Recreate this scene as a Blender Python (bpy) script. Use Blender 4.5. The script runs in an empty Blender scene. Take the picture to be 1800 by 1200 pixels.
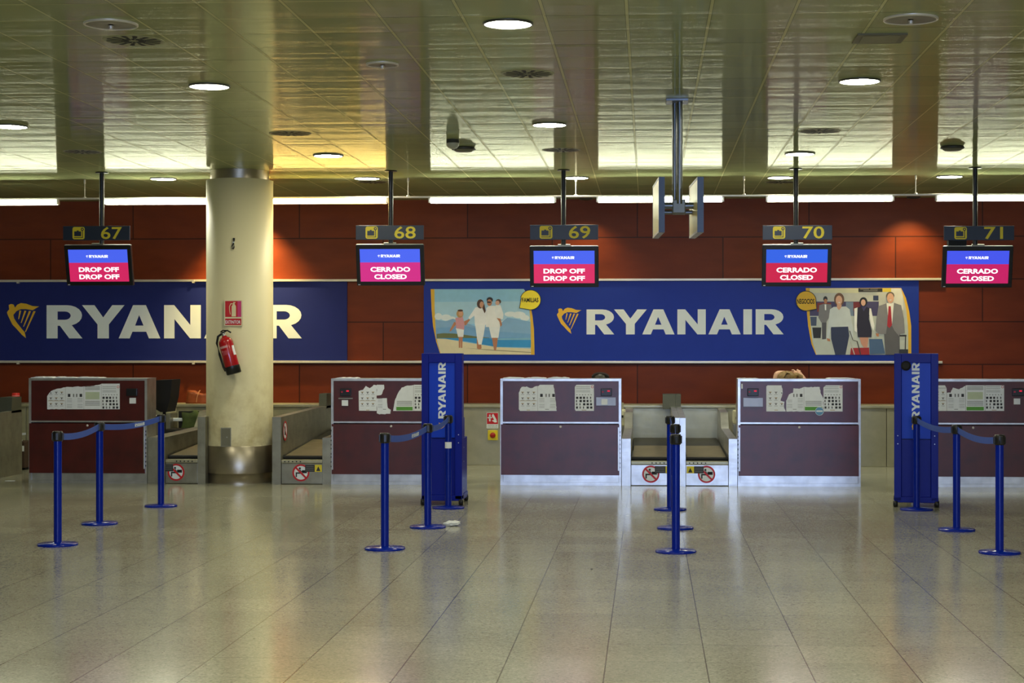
import bpy, bmesh, math, random
from mathutils import Vector, Matrix
from mathutils.geometry import tessellate_polygon
random.seed(7)
C = bpy.context.scene.collection
PI = math.pi

# ------------------------------------------------------------------ camera
F = 3000.0; PX, PY = 980.0, 604.0; H = 1.6
TH = math.atan(159.0 / F)
cam_d = bpy.data.cameras.new('camera'); cam = bpy.data.objects.new('camera', cam_d); C.objects.link(cam)
cam_d.sensor_width = 36.0; cam_d.lens = 36.0 * F / 1800.0
cam_d.shift_x = (900 - PX) / 1800.0; cam_d.shift_y = (PY - 600) / 1800.0
cam_d.clip_end = 200
cam.location = (0, 0, H); cam.rotation_euler = (PI / 2, 0, TH)
bpy.context.scene.camera = cam

def ray(px, py):
    u = (px - PX) / F; v = (PY - py) / F
    return Vector((math.cos(TH) * u - math.sin(TH), math.cos(TH) + math.sin(TH) * u, v))
def at(px, py, Y):                      # point on the plane y = Y
    d = ray(px, py); return Vector((0, 0, H)) + d * (Y / d.y)
def fl(px, py, z=0.0):                  # point on the horizontal plane at height z
    d = ray(px, py); return Vector((0, 0, H)) + d * ((z - H) / d.z)

# ------------------------------------------------------------------ render look
sc = bpy.context.scene
sc.view_settings.view_transform = 'Standard'; sc.view_settings.look = 'None'
sc.view_settings.gamma = 1.0; sc.view_settings.exposure = 0.0
try: sc.view_settings.use_curve_mapping = False
except Exception: pass
w = bpy.data.worlds.new('world'); sc.world = w; w.use_nodes = True
w.node_tree.nodes['Background'].inputs[0].default_value = (0.6, 0.7, 0.9, 1)
w.node_tree.nodes['Background'].inputs[1].default_value = 0.02

# light strengths (all from lamps or windows the hall has)
E_DOWN = 142.0        # round downlights
E_TUBE = 34.0        # hanging tubes
E_WINDOW = 9.5      # daylight through the doors behind the camera
P_WALLSPOT = 190.0    # recessed wall washers
ZC = 3.6             # ceiling height
YC = fl(985, 853).y  # front of the desks
YW = 23.6            # back wall
YB = 22.4            # low steel casing behind the desks

# ------------------------------------------------------------------ materials
def lin(c):
    return tuple((x / 255.0 / 12.92) if x / 255.0 <= 0.04045 else ((x / 255.0 + 0.055) / 1.055) ** 2.4 for x in c)
_m = {}
def mat(name, rgb, rough=0.5, metal=0.0, spec=0.5, emit=0.0, noise=0.08, nscale=6.0, coat=0.0, bump=0.0, bscale=40.0, aniso=0.0, emcol=None):
    if name in _m: return _m[name]
    m = bpy.data.materials.new(name); m.use_nodes = True; nt = m.node_tree; n = nt.nodes; l = nt.links
    b = n['Principled BSDF']
    col = lin(rgb) + (1,)
    b.inputs['Roughness'].default_value = rough; b.inputs['Metallic'].default_value = metal
    b.inputs['Specular IOR Level'].default_value = spec
    b.inputs['Coat Weight'].default_value = coat
    b.inputs['Anisotropic'].default_value = aniso
    if emit > 0:
        b.inputs['Emission Color'].default_value = (lin(emcol) if emcol else lin(rgb)) + (1,); b.inputs['Emission Strength'].default_value = emit
        b.inputs['Base Color'].default_value = tuple(c * 0.15 for c in col[:3]) + (1,)
    else:
        tc = n.new('ShaderNodeTexCoord'); nz = n.new('ShaderNodeTexNoise'); nz.inputs['Scale'].default_value = nscale; nz.inputs['Detail'].default_value = 4
        l.new(tc.outputs['Object'], nz.inputs['Vector'])
        rp = n.new('ShaderNodeValToRGB'); rp.color_ramp.elements[0].position = 0.3; rp.color_ramp.elements[1].position = 0.7
        rp.color_ramp.elements[0].color = tuple(c * (1 - noise) for c in col[:3]) + (1,)
        rp.color_ramp.elements[1].color = tuple(min(1, c * (1 + noise)) for c in col[:3]) + (1,)
        l.new(nz.outputs['Fac'], rp.inputs[0]); l.new(rp.outputs[0], b.inputs['Base Color'])
        if bump > 0:
            nb = n.new('ShaderNodeTexNoise'); nb.inputs['Scale'].default_value = bscale; l.new(tc.outputs['Object'], nb.inputs['Vector'])
            bp = n.new('ShaderNodeBump'); bp.inputs['Strength'].default_value = bump; bp.inputs['Distance'].default_value = 0.01
            l.new(nb.outputs['Fac'], bp.inputs['Height']); l.new(bp.outputs[0], b.inputs['Normal'])
    _m[name] = m; return m

def math_node(nt, op, a, b=None, c=None):
    x = nt.nodes.new('ShaderNodeMath'); x.operation = op
    for i, v in enumerate((a, b, c)):
        if v is None: continue
        if isinstance(v, (int, float)): x.inputs[i].default_value = v
        else: nt.links.new(v, x.inputs[i])
    return x.outputs[0]

def floor_material():
    m = bpy.data.materials.new('polished terrazzo floor'); m.use_nodes = True; nt = m.node_tree; n = nt.nodes; l = nt.links
    b = n['Principled BSDF']; g = n.new('ShaderNodeNewGeometry'); sx = n.new('ShaderNodeSeparateXYZ'); l.new(g.outputs['Position'], sx.inputs[0])
    S = 0.502; x0 = fl(1060, 1200).x; y0 = fl(1050, 1131).y
    ux = math_node(nt, 'DIVIDE', math_node(nt, 'SUBTRACT', sx.outputs[0], x0), S)
    uy = math_node(nt, 'DIVIDE', math_node(nt, 'SUBTRACT', sx.outputs[1], y0), S)
    ix = math_node(nt, 'FLOOR', ux)
    fx = math_node(nt, 'FRACT', ux)
    uy2 = math_node(nt, 'ADD', uy, math_node(nt, 'MULTIPLY', math_node(nt, 'FRACT', math_node(nt, 'MULTIPLY', ix, 0.5)), 0.04))
    iy = math_node(nt, 'FLOOR', uy2); fy = math_node(nt, 'FRACT', uy2)
    ex = math_node(nt, 'MINIMUM', fx, math_node(nt, 'SUBTRACT', 1.0, fx))
    ey = math_node(nt, 'MINIMUM', fy, math_node(nt, 'SUBTRACT', 1.0, fy))
    jx = math_node(nt, 'LESS_THAN', ex, 0.0065)
    jy = math_node(nt, 'LESS_THAN', ey, 0.009)
    cv = n.new('ShaderNodeCombineXYZ'); l.new(ix, cv.inputs[0]); l.new(iy, cv.inputs[1])
    wn = n.new('ShaderNodeTexWhiteNoise'); wn.noise_dimensions = '2D'; l.new(cv.outputs[0], wn.inputs['Vector'])
    vis = math_node(nt, 'GREATER_THAN', wn.outputs['Value'], 0.55)
    jys = math_node(nt, 'MULTIPLY', math_node(nt, 'MULTIPLY', jy, vis), 0.5)
    j = math_node(nt, 'MAXIMUM', math_node(nt, 'MULTIPLY', jx, 0.75), jys)
    # speckled stone
    vo = n.new('ShaderNodeTexVoronoi'); vo.inputs['Scale'].default_value = 95; l.new(g.outputs['Position'], vo.inputs['Vector'])
    nz = n.new('ShaderNodeTexNoise'); nz.inputs['Scale'].default_value = 1.1; nz.inputs['Detail'].default_value = 5; l.new(g.outputs['Position'], nz.inputs['Vector'])
    sc2 = n.new('ShaderNodeSeparateColor'); l.new(vo.outputs['Color'], sc2.inputs[0])
    rp = n.new('ShaderNodeValToRGB'); e = rp.color_ramp.elements
    e[0].position = 0.0; e[0].color = lin((132, 130, 113)) + (1,)
    e[1].position = 1.0; e[1].color = lin((182, 181, 162)) + (1,)
    x = rp.color_ramp.elements.new(0.16); x.color = lin((157, 155, 136)) + (1,)
    x = rp.color_ramp.elements.new(0.75); x.color = lin((167, 166, 147)) + (1,)
    l.new(sc2.outputs[0], rp.inputs[0])
    # tile tint + large stains
    k = math_node(nt, 'ADD', math_node(nt, 'MULTIPLY', wn.outputs['Value'], 0.13), 0.86)
    k2 = math_node(nt, 'ADD', math_node(nt, 'MULTIPLY', nz.outputs['Fac'], 0.25), 0.88)
    kk = math_node(nt, 'MULTIPLY', k, k2)
    kj = math_node(nt, 'MULTIPLY', kk, math_node(nt, 'SUBTRACT', 1.0, math_node(nt, 'MULTIPLY', j, 0.9)))
    # dark worn strip of an old expansion joint
    yl = fl(985, 883).y
    dl = math_node(nt, 'LESS_THAN', math_node(nt, 'ABSOLUTE', math_node(nt, 'SUBTRACT', sx.outputs[1], yl)), 0.02)
    nl = n.new('ShaderNodeTexNoise'); nl.inputs['Scale'].default_value = 5; l.new(g.outputs['Position'], nl.inputs['Vector'])
    dls = math_node(nt, 'MULTIPLY', dl, math_node(nt, 'GREATER_THAN', nl.outputs['Fac'], 0.5))
    kj = math_node(nt, 'MULTIPLY', kj, math_node(nt, 'SUBTRACT', 1.0, math_node(nt, 'MULTIPLY', dls, 0.45)))
    vm = n.new('ShaderNodeVectorMath'); vm.operation = 'SCALE'; l.new(rp.outputs[0], vm.inputs[0]); l.new(kj, vm.inputs['Scale'])
    l.new(vm.outputs[0], b.inputs['Base Color'])
    rr = math_node(nt, 'ADD', 0.11, math_node(nt, 'MULTIPLY', nz.outputs['Fac'], 0.08))
    l.new(rr, b.inputs['Roughness'])
    b.inputs['Specular IOR Level'].default_value = 0.42
    sp = math_node(nt, 'MULTIPLY', math_node(nt, 'SUBTRACT', 1.0, math_node(nt, 'MULTIPLY', j, 0.8)), 0.42); l.new(sp, b.inputs['Specular IOR Level'])
    return m

CEIL_ROUGH, CEIL_GLOSS = 0.130, 0.30
def ceiling_material():
    m = bpy.data.materials.new('satin metal ceiling tiles'); m.use_nodes = True; nt = m.node_tree; n = nt.nodes; l = nt.links
    b = n['Principled BSDF']; g = n.new('ShaderNodeNewGeometry'); sx = n.new('ShaderNodeSeparateXYZ'); l.new(g.outputs['Position'], sx.inputs[0])
    S = 0.504; x0 = fl(1253, 0, ZC).x; y0 = fl(1150, 25.7, ZC).y
    ux = math_node(nt, 'DIVIDE', math_node(nt, 'SUBTRACT', sx.outputs[0], x0), S)
    uy = math_node(nt, 'DIVIDE', math_node(nt, 'SUBTRACT', sx.outputs[1], y0), S)
    ix = math_node(nt, 'FLOOR', ux); iy = math_node(nt, 'FLOOR', uy)
    fx = math_node(nt, 'FRACT', ux); fy = math_node(nt, 'FRACT', uy)
    ex = math_node(nt, 'MINIMUM', fx, math_node(nt, 'SUBTRACT', 1.0, fx))
    ey = math_node(nt, 'MINIMUM', fy, math_node(nt, 'SUBTRACT', 1.0, fy))
    # longitudinal bearer: light strip with a dark line on each side ; cross joints: thin dark line
    bar = math_node(nt, 'LESS_THAN', ex, 0.026)
    bar_in = math_node(nt, 'LESS_THAN', ex, 0.018)
    edge = math_node(nt, 'SUBTRACT', bar, bar_in)
    cv = n.new('ShaderNodeCombineXYZ'); l.new(ix, cv.inputs[0]); l.new(iy, cv.inputs[1])
    wn = n.new('ShaderNodeTexWhiteNoise'); wn.noise_dimensions = '2D'; l.new(cv.outputs[0], wn.inputs['Vector'])
    cr = math_node(nt, 'LESS_THAN', ey, 0.012)
    # the joint is a dark gap or a caught bright lip, tile by tile
    crd = math_node(nt, 'MULTIPLY', cr, math_node(nt, 'ADD', 0.25, math_node(nt, 'MULTIPLY', wn.outputs['Value'], 0.6)))
    dark = math_node(nt, 'MAXIMUM', math_node(nt, 'MULTIPLY', edge, 0.6), crd)
    k = math_node(nt, 'SUBTRACT', 1.0, dark)
    k = math_node(nt, 'MULTIPLY', k, math_node(nt, 'ADD', 1.0, math_node(nt, 'MULTIPLY', bar_in, 0.12)))
    k = math_node(nt, 'MULTIPLY', k, math_node(nt, 'ADD', 0.94, math_node(nt, 'MULTIPLY', wn.outputs['Value'], 0.1)))
    rgb = n.new('ShaderNodeRGB'); rgb.outputs[0].default_value = lin((160, 168, 124)) + (1,)
    kt = math_node(nt, 'ADD', 0.92, math_node(nt, 'MULTIPLY', wn.outputs['Value'], 0.14))
    vm = n.new('ShaderNodeVectorMath'); vm.operation = 'SCALE'; l.new(rgb.outputs[0], vm.inputs[0]); l.new(kt, vm.inputs['Scale'])
    n.remove(b)
    df = n.new('ShaderNodeBsdfDiffuse'); l.new(vm.outputs[0], df.inputs['Color'])
    gl = n.new('ShaderNodeBsdfAnisotropic'); gl.distribution = 'BECKMANN'; gl.inputs['Color'].default_value = (.80, .80, .70, 1)
    gl.inputs['Roughness'].default_value = CEIL_ROUGH; gl.inputs['Anisotropy'].default_value = -0.66
    tg = n.new('ShaderNodeTangent'); tg.direction_type = 'UV_MAP'; tg.uv_map = 'UVMap'; l.new(tg.outputs[0], gl.inputs['Tangent'])
    m1 = n.new('ShaderNodeMixShader'); m1.inputs[0].default_value = CEIL_GLOSS; l.new(df.outputs[0], m1.inputs[1]); l.new(gl.outputs[0], m1.inputs[2])
    # joints: painted bearers with a thin gap on each side, cross joints that are a gap or a bright lip
    lip = n.new('ShaderNodeBsdfDiffuse'); lip.inputs['Color'].default_value = lin((214, 208, 160)) + (1,)
    gap = n.new('ShaderNodeBsdfDiffuse'); gap.inputs['Color'].default_value = lin((44, 42, 26)) + (1,)
    sc_ = n.new('ShaderNodeSeparateColor'); l.new(wn.outputs['Color'], sc_.inputs[0])
    isl = math_node(nt, 'GREATER_THAN', sc_.outputs[1], 0.5)
    flip = math_node(nt, 'SUBTRACT', 1.0, isl)
    lipf = math_node(nt, 'MAXIMUM', math_node(nt, 'MULTIPLY', bar_in, 0.45), math_node(nt, 'MULTIPLY', math_node(nt, 'MULTIPLY', cr, isl), 0.6))
    gapf = math_node(nt, 'MAXIMUM', math_node(nt, 'MULTIPLY', edge, 0.5), math_node(nt, 'MULTIPLY', math_node(nt, 'MULTIPLY', cr, flip), 0.6))
    m2 = n.new('ShaderNodeMixShader'); l.new(lipf, m2.inputs[0]); l.new(m1.outputs[0], m2.inputs[1]); l.new(lip.outputs[0], m2.inputs[2])
    m3 = n.new('ShaderNodeMixShader'); l.new(gapf, m3.inputs[0]); l.new(m2.outputs[0], m3.inputs[1]); l.new(gap.outputs[0], m3.inputs[2])
    l.new(m3.outputs[0], n['Material Output'].inputs['Surface'])
    # each sheet is dished and slightly buckled
    mp = n.new('ShaderNodeVectorMath'); mp.operation = 'MULTIPLY'; l.new(g.outputs['Position'], mp.inputs[0]); mp.inputs[1].default_value = (1.1, 9.0, 1)
    av = n.new('ShaderNodeVectorMath'); av.operation = 'ADD'; l.new(mp.outputs[0], av.inputs[0])
    cs = n.new('ShaderNodeVectorMath'); cs.operation = 'SCALE'; l.new(wn.outputs['Color'], cs.inputs[0]); cs.inputs['Scale'].default_value = 0.6; l.new(cs.outputs[0], av.inputs[1])
    nz = n.new('ShaderNodeTexNoise'); nz.inputs['Scale'].default_value = 1.0; nz.inputs['Detail'].default_value = 1.5; l.new(av.outputs[0], nz.inputs['Vector'])
    dish = math_node(nt, 'MULTIPLY', math_node(nt, 'MULTIPLY', fy, math_node(nt, 'SUBTRACT', 1.0, fy)), 1.4)
    hh = math_node(nt, 'ADD', math_node(nt, 'MULTIPLY', nz.outputs['Fac'], 0.8), dish)
    bp = n.new('ShaderNodeBump'); bp.inputs['Strength'].default_value = 0.48; bp.inputs['Distance'].default_value = 0.012
    l.new(hh, bp.inputs['Height']); l.new(bp.outputs[0], gl.inputs['Normal'])
    return m

def wall_material():
    m = bpy.data.materials.new('red wood wall panels'); m.use_nodes = True; nt = m.node_tree; n = nt.nodes; l = nt.links
    b = n['Principled BSDF']; g = n.new('ShaderNodeNewGeometry'); sx = n.new('ShaderNodeSeparateXYZ'); l.new(g.outputs['Position'], sx.inputs[0])
    PW = 299.5 / 3000 * YW; PH = 74.2 / 3000 * YW
    zj = at(1139, 417, YW).z; x0 = at(234, 417, YW).x
    r = math_node(nt, 'DIVIDE', math_node(nt, 'SUBTRACT', sx.outputs[2], zj), PH)
    ir = math_node(nt, 'FLOOR', r); fr = math_node(nt, 'FRACT', r)
    odd = math_node(nt, 'MULTIPLY', math_node(nt, 'FRACT', math_node(nt, 'MULTIPLY', math_node(nt, 'ADD', ir, 100.0), 0.5)), 1.0)
    c = math_node(nt, 'ADD', math_node(nt, 'DIVIDE', math_node(nt, 'SUBTRACT', sx.outputs[0], x0), PW), odd)
    ic = math_node(nt, 'FLOOR', c); fc = math_node(nt, 'FRACT', c)
    ex = math_node(nt, 'MINIMUM', fc, math_node(nt, 'SUBTRACT', 1.0, fc))
    ey = math_node(nt, 'MINIMUM', fr, math_node(nt, 'SUBTRACT', 1.0, fr))
    j = math_node(nt, 'MAXIMUM', math_node(nt, 'LESS_THAN', ex, 0.0035), math_node(nt, 'LESS_THAN', ey, 0.014))
    cv = n.new('ShaderNodeCombineXYZ'); l.new(ic, cv.inputs[0]); l.new(ir, cv.inputs[1])
    wn = n.new('ShaderNodeTexWhiteNoise'); wn.noise_dimensions = '2D'; l.new(cv.outputs[0], wn.inputs['Vector'])
    mp = n.new('ShaderNodeVectorMath'); mp.operation = 'MULTIPLY'; l.new(g.outputs['Position'], mp.inputs[0]); mp.inputs[1].default_value = (1.2, 1, 4)
    nz = n.new('ShaderNodeTexNoise'); nz.inputs['Scale'].default_value = 1.6; nz.inputs['Detail'].default_value = 6; l.new(mp.outputs[0], nz.inputs['Vector'])
    rp = n.new('ShaderNodeValToRGB'); e = rp.color_ramp.elements
    e[0].position = 0.3; e[0].color = lin((106, 42, 17)) + (1,); e[1].position = 0.75; e[1].color = lin((122, 51, 21)) + (1,)
    l.new(nz.outputs['Fac'], rp.inputs[0])
    k = math_node(nt, 'ADD', 0.86, math_node(nt, 'MULTIPLY', wn.outputs['Value'], 0.22))
    k = math_node(nt, 'MULTIPLY', k, math_node(nt, 'SUBTRACT', 1.0, math_node(nt, 'MULTIPLY', j, 0.7)))
    vm = n.new('ShaderNodeVectorMath'); vm.operation = 'SCALE'; l.new(rp.outputs[0], vm.inputs[0]); l.new(k, vm.inputs['Scale'])
    l.new(vm.outputs[0], b.inputs['Base Color'])
    b.inputs['Roughness'].default_value = 0.45; b.inputs['Specular IOR Level'].default_value = 0.22
    return m

def pillar_material():
    m = bpy.data.materials.new('cream painted concrete with scuffs'); m.use_nodes = True; nt = m.node_tree; n = nt.nodes; l = nt.links
    b = n['Principled BSDF']; g = n.new('ShaderNodeNewGeometry'); sx = n.new('ShaderNodeSeparateXYZ'); l.new(g.outputs['Position'], sx.inputs[0])
    nz = n.new('ShaderNodeTexNoise'); nz.inputs['Scale'].default_value = 5; nz.inputs['Detail'].default_value = 6; nz.inputs['Roughness'].default_value = 0.65; l.new(g.outputs['Position'], nz.inputs['Vector'])
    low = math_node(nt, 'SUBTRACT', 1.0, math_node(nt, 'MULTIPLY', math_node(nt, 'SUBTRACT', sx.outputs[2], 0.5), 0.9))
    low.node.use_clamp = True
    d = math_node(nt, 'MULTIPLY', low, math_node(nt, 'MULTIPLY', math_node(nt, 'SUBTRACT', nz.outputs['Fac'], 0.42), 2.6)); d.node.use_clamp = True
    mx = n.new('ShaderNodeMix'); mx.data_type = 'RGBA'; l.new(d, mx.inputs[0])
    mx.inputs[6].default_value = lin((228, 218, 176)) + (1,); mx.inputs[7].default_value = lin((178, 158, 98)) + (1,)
    l.new(mx.outputs[2], b.inputs['Base Color']); b.inputs['Roughness'].default_value = 0.5
    return m

def steel_material(name, rgb, rough, scratch=0.12, metal=1.0):
    if name in _m: return _m[name]
    m = bpy.data.materials.new(name); m.use_nodes = True; nt = m.node_tree; n = nt.nodes; l = nt.links
    b = n['Principled BSDF']; tc = n.new('ShaderNodeTexCoord')
    mp = n.new('ShaderNodeVectorMath'); mp.operation = 'MULTIPLY'; l.new(tc.outputs['Object'], mp.inputs[0]); mp.inputs[1].default_value = (2, 2, 14)
    nz = n.new('ShaderNodeTexNoise'); nz.inputs['Scale'].default_value = 3; nz.inputs['Detail'].default_value = 6; l.new(mp.outputs[0], nz.inputs['Vector'])
    n2 = n.new('ShaderNodeTexNoise'); n2.inputs['Scale'].default_value = 7; n2.inputs['Detail'].default_value = 3; l.new(tc.outputs['Object'], n2.inputs['Vector'])
    rp = n.new('ShaderNodeValToRGB'); c = lin(rgb)
    rp.color_ramp.elements[0].position = 0.3; rp.color_ramp.elements[0].color = tuple(x * (1 - scratch * 1.6) for x in c) + (1,)
    rp.color_ramp.elements[1].position = 0.7; rp.color_ramp.elements[1].color = tuple(min(1, x * (1 + scratch)) for x in c) + (1,)
    l.new(n2.outputs['Fac'], rp.inputs[0]); l.new(rp.outputs[0], b.inputs['Base Color'])
    l.new(math_node(nt, 'ADD', rough - 0.1, math_node(nt, 'MULTIPLY', nz.outputs['Fac'], 0.2)), b.inputs['Roughness'])
    b.inputs['Metallic'].default_value = metal
    _m[name] = m; return m

M_floor = floor_material(); M_ceil = ceiling_material(); M_wall = wall_material(); M_pillar = pillar_material()
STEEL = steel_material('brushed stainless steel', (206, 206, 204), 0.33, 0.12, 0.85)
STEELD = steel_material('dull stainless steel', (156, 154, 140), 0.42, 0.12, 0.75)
STEELP = steel_material('polished pillar steel', (176, 166, 146), 0.34, 0.05, 0.9)
CREAMST = steel_material('satin cream steel casing', (176, 172, 146), 0.4, 0.06, 0.6)
LAM = mat('dark red laminate', (76, 16, 10), 0.33, noise=0.30, nscale=4.5, spec=0.6)
PLASTER = mat('pale plaster', (190, 184, 160), 0.8)
BLACK = mat('black plastic', (16, 16, 18), 0.35, noise=0.02)
BLACKM = mat('matt black', (12, 12, 13), 0.7, noise=0.02)
BLUE = mat('blue powder coat', (0, 22, 140), 0.36, spec=0.2, noise=0.03)
BLUEB = mat('bright blue printed panel', (0, 58, 200), 0.35, noise=0.03, spec=0.25)
BLUEP = mat('blue post enamel', (0, 30, 140), 0.2, spec=0.25, noise=0.02)
BELT = mat('blue webbing', (40, 76, 170), 0.7, noise=0.06, nscale=60)
NAVY = mat('navy banner vinyl', (24, 52, 160), 0.5, noise=0.03, spec=0.25)
WHITE = mat('white vinyl', (230, 238, 244), 0.5, noise=0.02)
WHITEP = mat('white paper', (234, 238, 242), 0.7, noise=0.03, nscale=20)
GOLD = mat('golden yellow vinyl', (232, 184, 44), 0.5, noise=0.03)
YELLOW = mat('yellow sign paint', (226, 206, 44), 0.5, noise=0.03)
RED = mat('sign red', (196, 22, 34), 0.4, noise=0.03)
REDEX = mat('extinguisher red enamel', (176, 12, 24), 0.2, noise=0.03, coat=0.5)
SIGNN = mat('dark slate sign panel', (30, 42, 62), 0.4, noise=0.04)
RAILW = mat('white aluminium rail', (214, 208, 196), 0.35, metal=0.3, noise=0.05)
RUBBER = mat('brown grey conveyor belt', (118, 108, 84), 0.5, noise=0.16, nscale=5)
RUBBERD = mat('dark rubber belt', (46, 44, 38), 0.45, noise=0.25, nscale=9)
GREEN = mat('print green', (92, 160, 62), 0.6)
GREYP = mat('print grey', (120, 122, 124), 0.7)
INK = mat('print ink', (46, 48, 54), 0.7)
PALEG = mat('print pale green', (196, 208, 178), 0.7)
OCHRE = mat('print ochre', (176, 150, 100), 0.7)
SKIN = mat('skin', (214, 168, 140), 0.5, noise=0.04)
HAIRB = mat('dark blonde hair', (132, 104, 58), 0.5, noise=0.35, nscale=40)
HAIRD = mat('dark brown hair', (40, 32, 24), 0.5, noise=0.3, nscale=40)
CLOTHW = mat('white blouse cotton', (220, 218, 222), 0.8)
CLOTHN = mat('navy uniform cloth', (28, 36, 66), 0.8)
LAMPW = mat('lit lamp diffuser', (255, 255, 255), emit=E_DOWN, emcol=(253, 249, 222))
TUBEW = mat('lit tube', (255, 255, 255), emit=E_TUBE, emcol=(250, 255, 226))
TUBEY = mat('lit warm tube', (255, 240, 200), emit=E_TUBE * 1.15, emcol=(255, 214, 120))

# ------------------------------------------------------------------ mesh helper
class MB:
    def __init__(s): s.v = []; s.f = []; s.m = []; s.mats = []; s.sm = []
    def mi(s, m):
        if m not in s.mats: s.mats.append(m)
        return s.mats.index(m)
    def add(s, vs, fs, m, smooth=False):
        o = len(s.v); k = s.mi(m)
        s.v += [tuple(x) for x in vs]
        for f in fs: s.f.append([i + o for i in f]); s.m.append(k); s.sm.append(smooth)
        return s
    def box(s, x0, x1, y0, y1, z0, z1, m, mtx=None):
        if x0 > x1: x0, x1 = x1, x0
        if y0 > y1: y0, y1 = y1, y0
        if z0 > z1: z0, z1 = z1, z0
        vs = [Vector((x, y, z)) for z in (z0, z1) for y in (y0, y1) for x in (x0, x1)]
        if mtx: vs = [mtx @ v for v in vs]
        return s.add(vs, [(0, 2, 3, 1), (4, 5, 7, 6), (0, 1, 5, 4), (1, 3, 7, 5), (3, 2, 6, 7), (2, 0, 4, 6)], m)
    def bbox(s, x0, x1, y0, y1, z0, z1, m, bev=0.01, mtx=None):   # box with chamfered edges
        bm = bmesh.new(); bmesh.ops.create_cube(bm, size=1)
        for v in bm.verts:
            v.co = Vector(((x0 + x1) / 2 + v.co.x * (x1 - x0), (y0 + y1) / 2 + v.co.y * (y1 - y0), (z0 + z1) / 2 + v.co.z * (z1 - z0)))
        bmesh.ops.bevel(bm, geom=bm.edges[:], offset=bev, segments=2, affect='EDGES', profile=0.6)
        return s.bm(bm, m, mtx)
    def bm(s, bm, m, mtx=None, smooth=False):
        bm.verts.index_update()
        vs = [(mtx @ v.co if mtx else v.co.copy()) for v in bm.verts]; fs = [[v.index for v in f.verts] for f in bm.faces]
        bm.free(); return s.add(vs, fs, m, smooth)
    def lathe(s, prof, m, seg=24, c=(0, 0, 0), cap=True, mtx=None):   # prof: (r, z)
        vs = []; fs = []
        for r, z in prof:
            for i in range(seg):
                a = 2 * PI * i / seg; vs.append(Vector((c[0] + r * math.cos(a), c[1] + r * math.sin(a), c[2] + z)))
        n = len(prof)
        for j in range(n - 1):
            for i in range(seg):
                k = (i + 1) % seg; fs.append((j * seg + i, j * seg + k, (j + 1) * seg + k, (j + 1) * seg + i))
        if mtx: vs = [mtx @ v for v in vs]
        s.add(vs, fs, m, True)
        if cap:
            s.add(vs[:seg], [tuple(range(seg))[::-1]], m); s.add(vs[-seg:], [tuple(range(seg))], m)
        return s
    def tube(s, pts, r, m, seg=10, mtx=None, cap=True):
        pts = [Vector(p) for p in pts]; rs = r if isinstance(r, (list, tuple)) else [r] * len(pts)
        vs = []; fs = []; ref = None
        for i, p in enumerate(pts):
            d = (pts[min(i + 1, len(pts) - 1)] - pts[max(i - 1, 0)]).normalized()
            if ref is None: ref = Vector((0, 0, 1)) if abs(d.z) < 0.9 else Vector((0, 1, 0))
            a = d.cross(ref).normalized(); b = d.cross(a).normalized(); ref = -b if False else ref
            for k in range(seg):
                t = 2 * PI * k / seg; vs.append(p + (a * math.cos(t) + b * math.sin(t)) * rs[i])
        for i in range(len(pts) - 1):
            for k in range(seg):
                q = (k + 1) % seg; fs.append((i * seg + k, (i + 1) * seg + k, (i + 1) * seg + q, i * seg + q))
        if mtx: vs = [mtx @ v for v in vs]
        s.add(vs, fs, m, True)
        if cap: s.add(vs[:seg], [tuple(range(seg))], m); s.add(vs[-seg:], [tuple(range(seg))[::-1]], m)
        return s
    def prism(s, poly, axis, a0, a1, m, mtx=None):   # polygon extruded along an axis; poly = 2D points in the two other axes
        def P(p, a):
            if axis == 'x': return Vector((a, p[0], p[1]))
            if axis == 'y': return Vector((p[0], a, p[1]))
            return Vector((p[0], p[1], a))
        n = len(poly); vs = [P(p, a0) for p in poly] + [P(p, a1) for p in poly]
        if mtx: vs = [mtx @ v for v in vs]
        tri = tessellate_polygon([[Vector((p[0], p[1], 0)) for p in poly]])
        fs = [tuple(t) for t in tri] + [tuple(i + n for i in t)[::-1] for t in tri]
        fs += [(i, (i + 1) % n, (i + 1) % n + n, i + n) for i in range(n)]
        return s.add(vs, fs, m)
    def ball(s, c, r, m, sx=1, sy=1, sz=1, sub=2, mtx=None):
        bm = bmesh.new(); bmesh.ops.create_icosphere(bm, subdivisions=sub, radius=r)
        for v in bm.verts: v.co = Vector((v.co.x * sx + c[0], v.co.y * sy + c[1], v.co.z * sz + c[2]))
        return s.bm(bm, m, mtx, True)
    # flat print facing -y ; contours = list of closed loops (outer + holes) in (x, z)
    def flat(s, contours, y, m):
        loops = [[Vector((p[0], p[1], 0)) for p in c] for c in contours]
        tri = tessellate_polygon(loops); pts = [p for c in contours for p in c]
        vs = [(p[0], y, p[1]) for p in pts]; fs = []
        for t in tri:
            a, b, c = (pts[i] for i in t)
            cr = (b[0] - a[0]) * (c[1] - a[1]) - (b[1] - a[1]) * (c[0] - a[0])
            if abs(cr) < 1e-12: continue
            fs.append(tuple(t) if cr > 0 else tuple(t)[::-1])
        return s.add(vs, fs, m)
    def fbox(s, x0, x1, z0, z1, y, m): return s.flat([[(x0, z0), (x1, z0), (x1, z1), (x0, z1)]], y, m)
    def fdisc(s, cx, cz, rx, rz, y, m, seg=24): return s.flat([[(cx + rx * math.cos(2 * PI * i / seg), cz + rz * math.sin(2 * PI * i / seg)) for i in range(seg)]], y, m)
    def fring(s, cx, cz, r0, r1, y, m, seg=28):
        return s.flat([[(cx + r * math.cos(2 * PI * i / seg), cz + r * math.sin(2 * PI * i / seg)) for i in range(seg)] for r in (r1, r0)], y, m)
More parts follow.
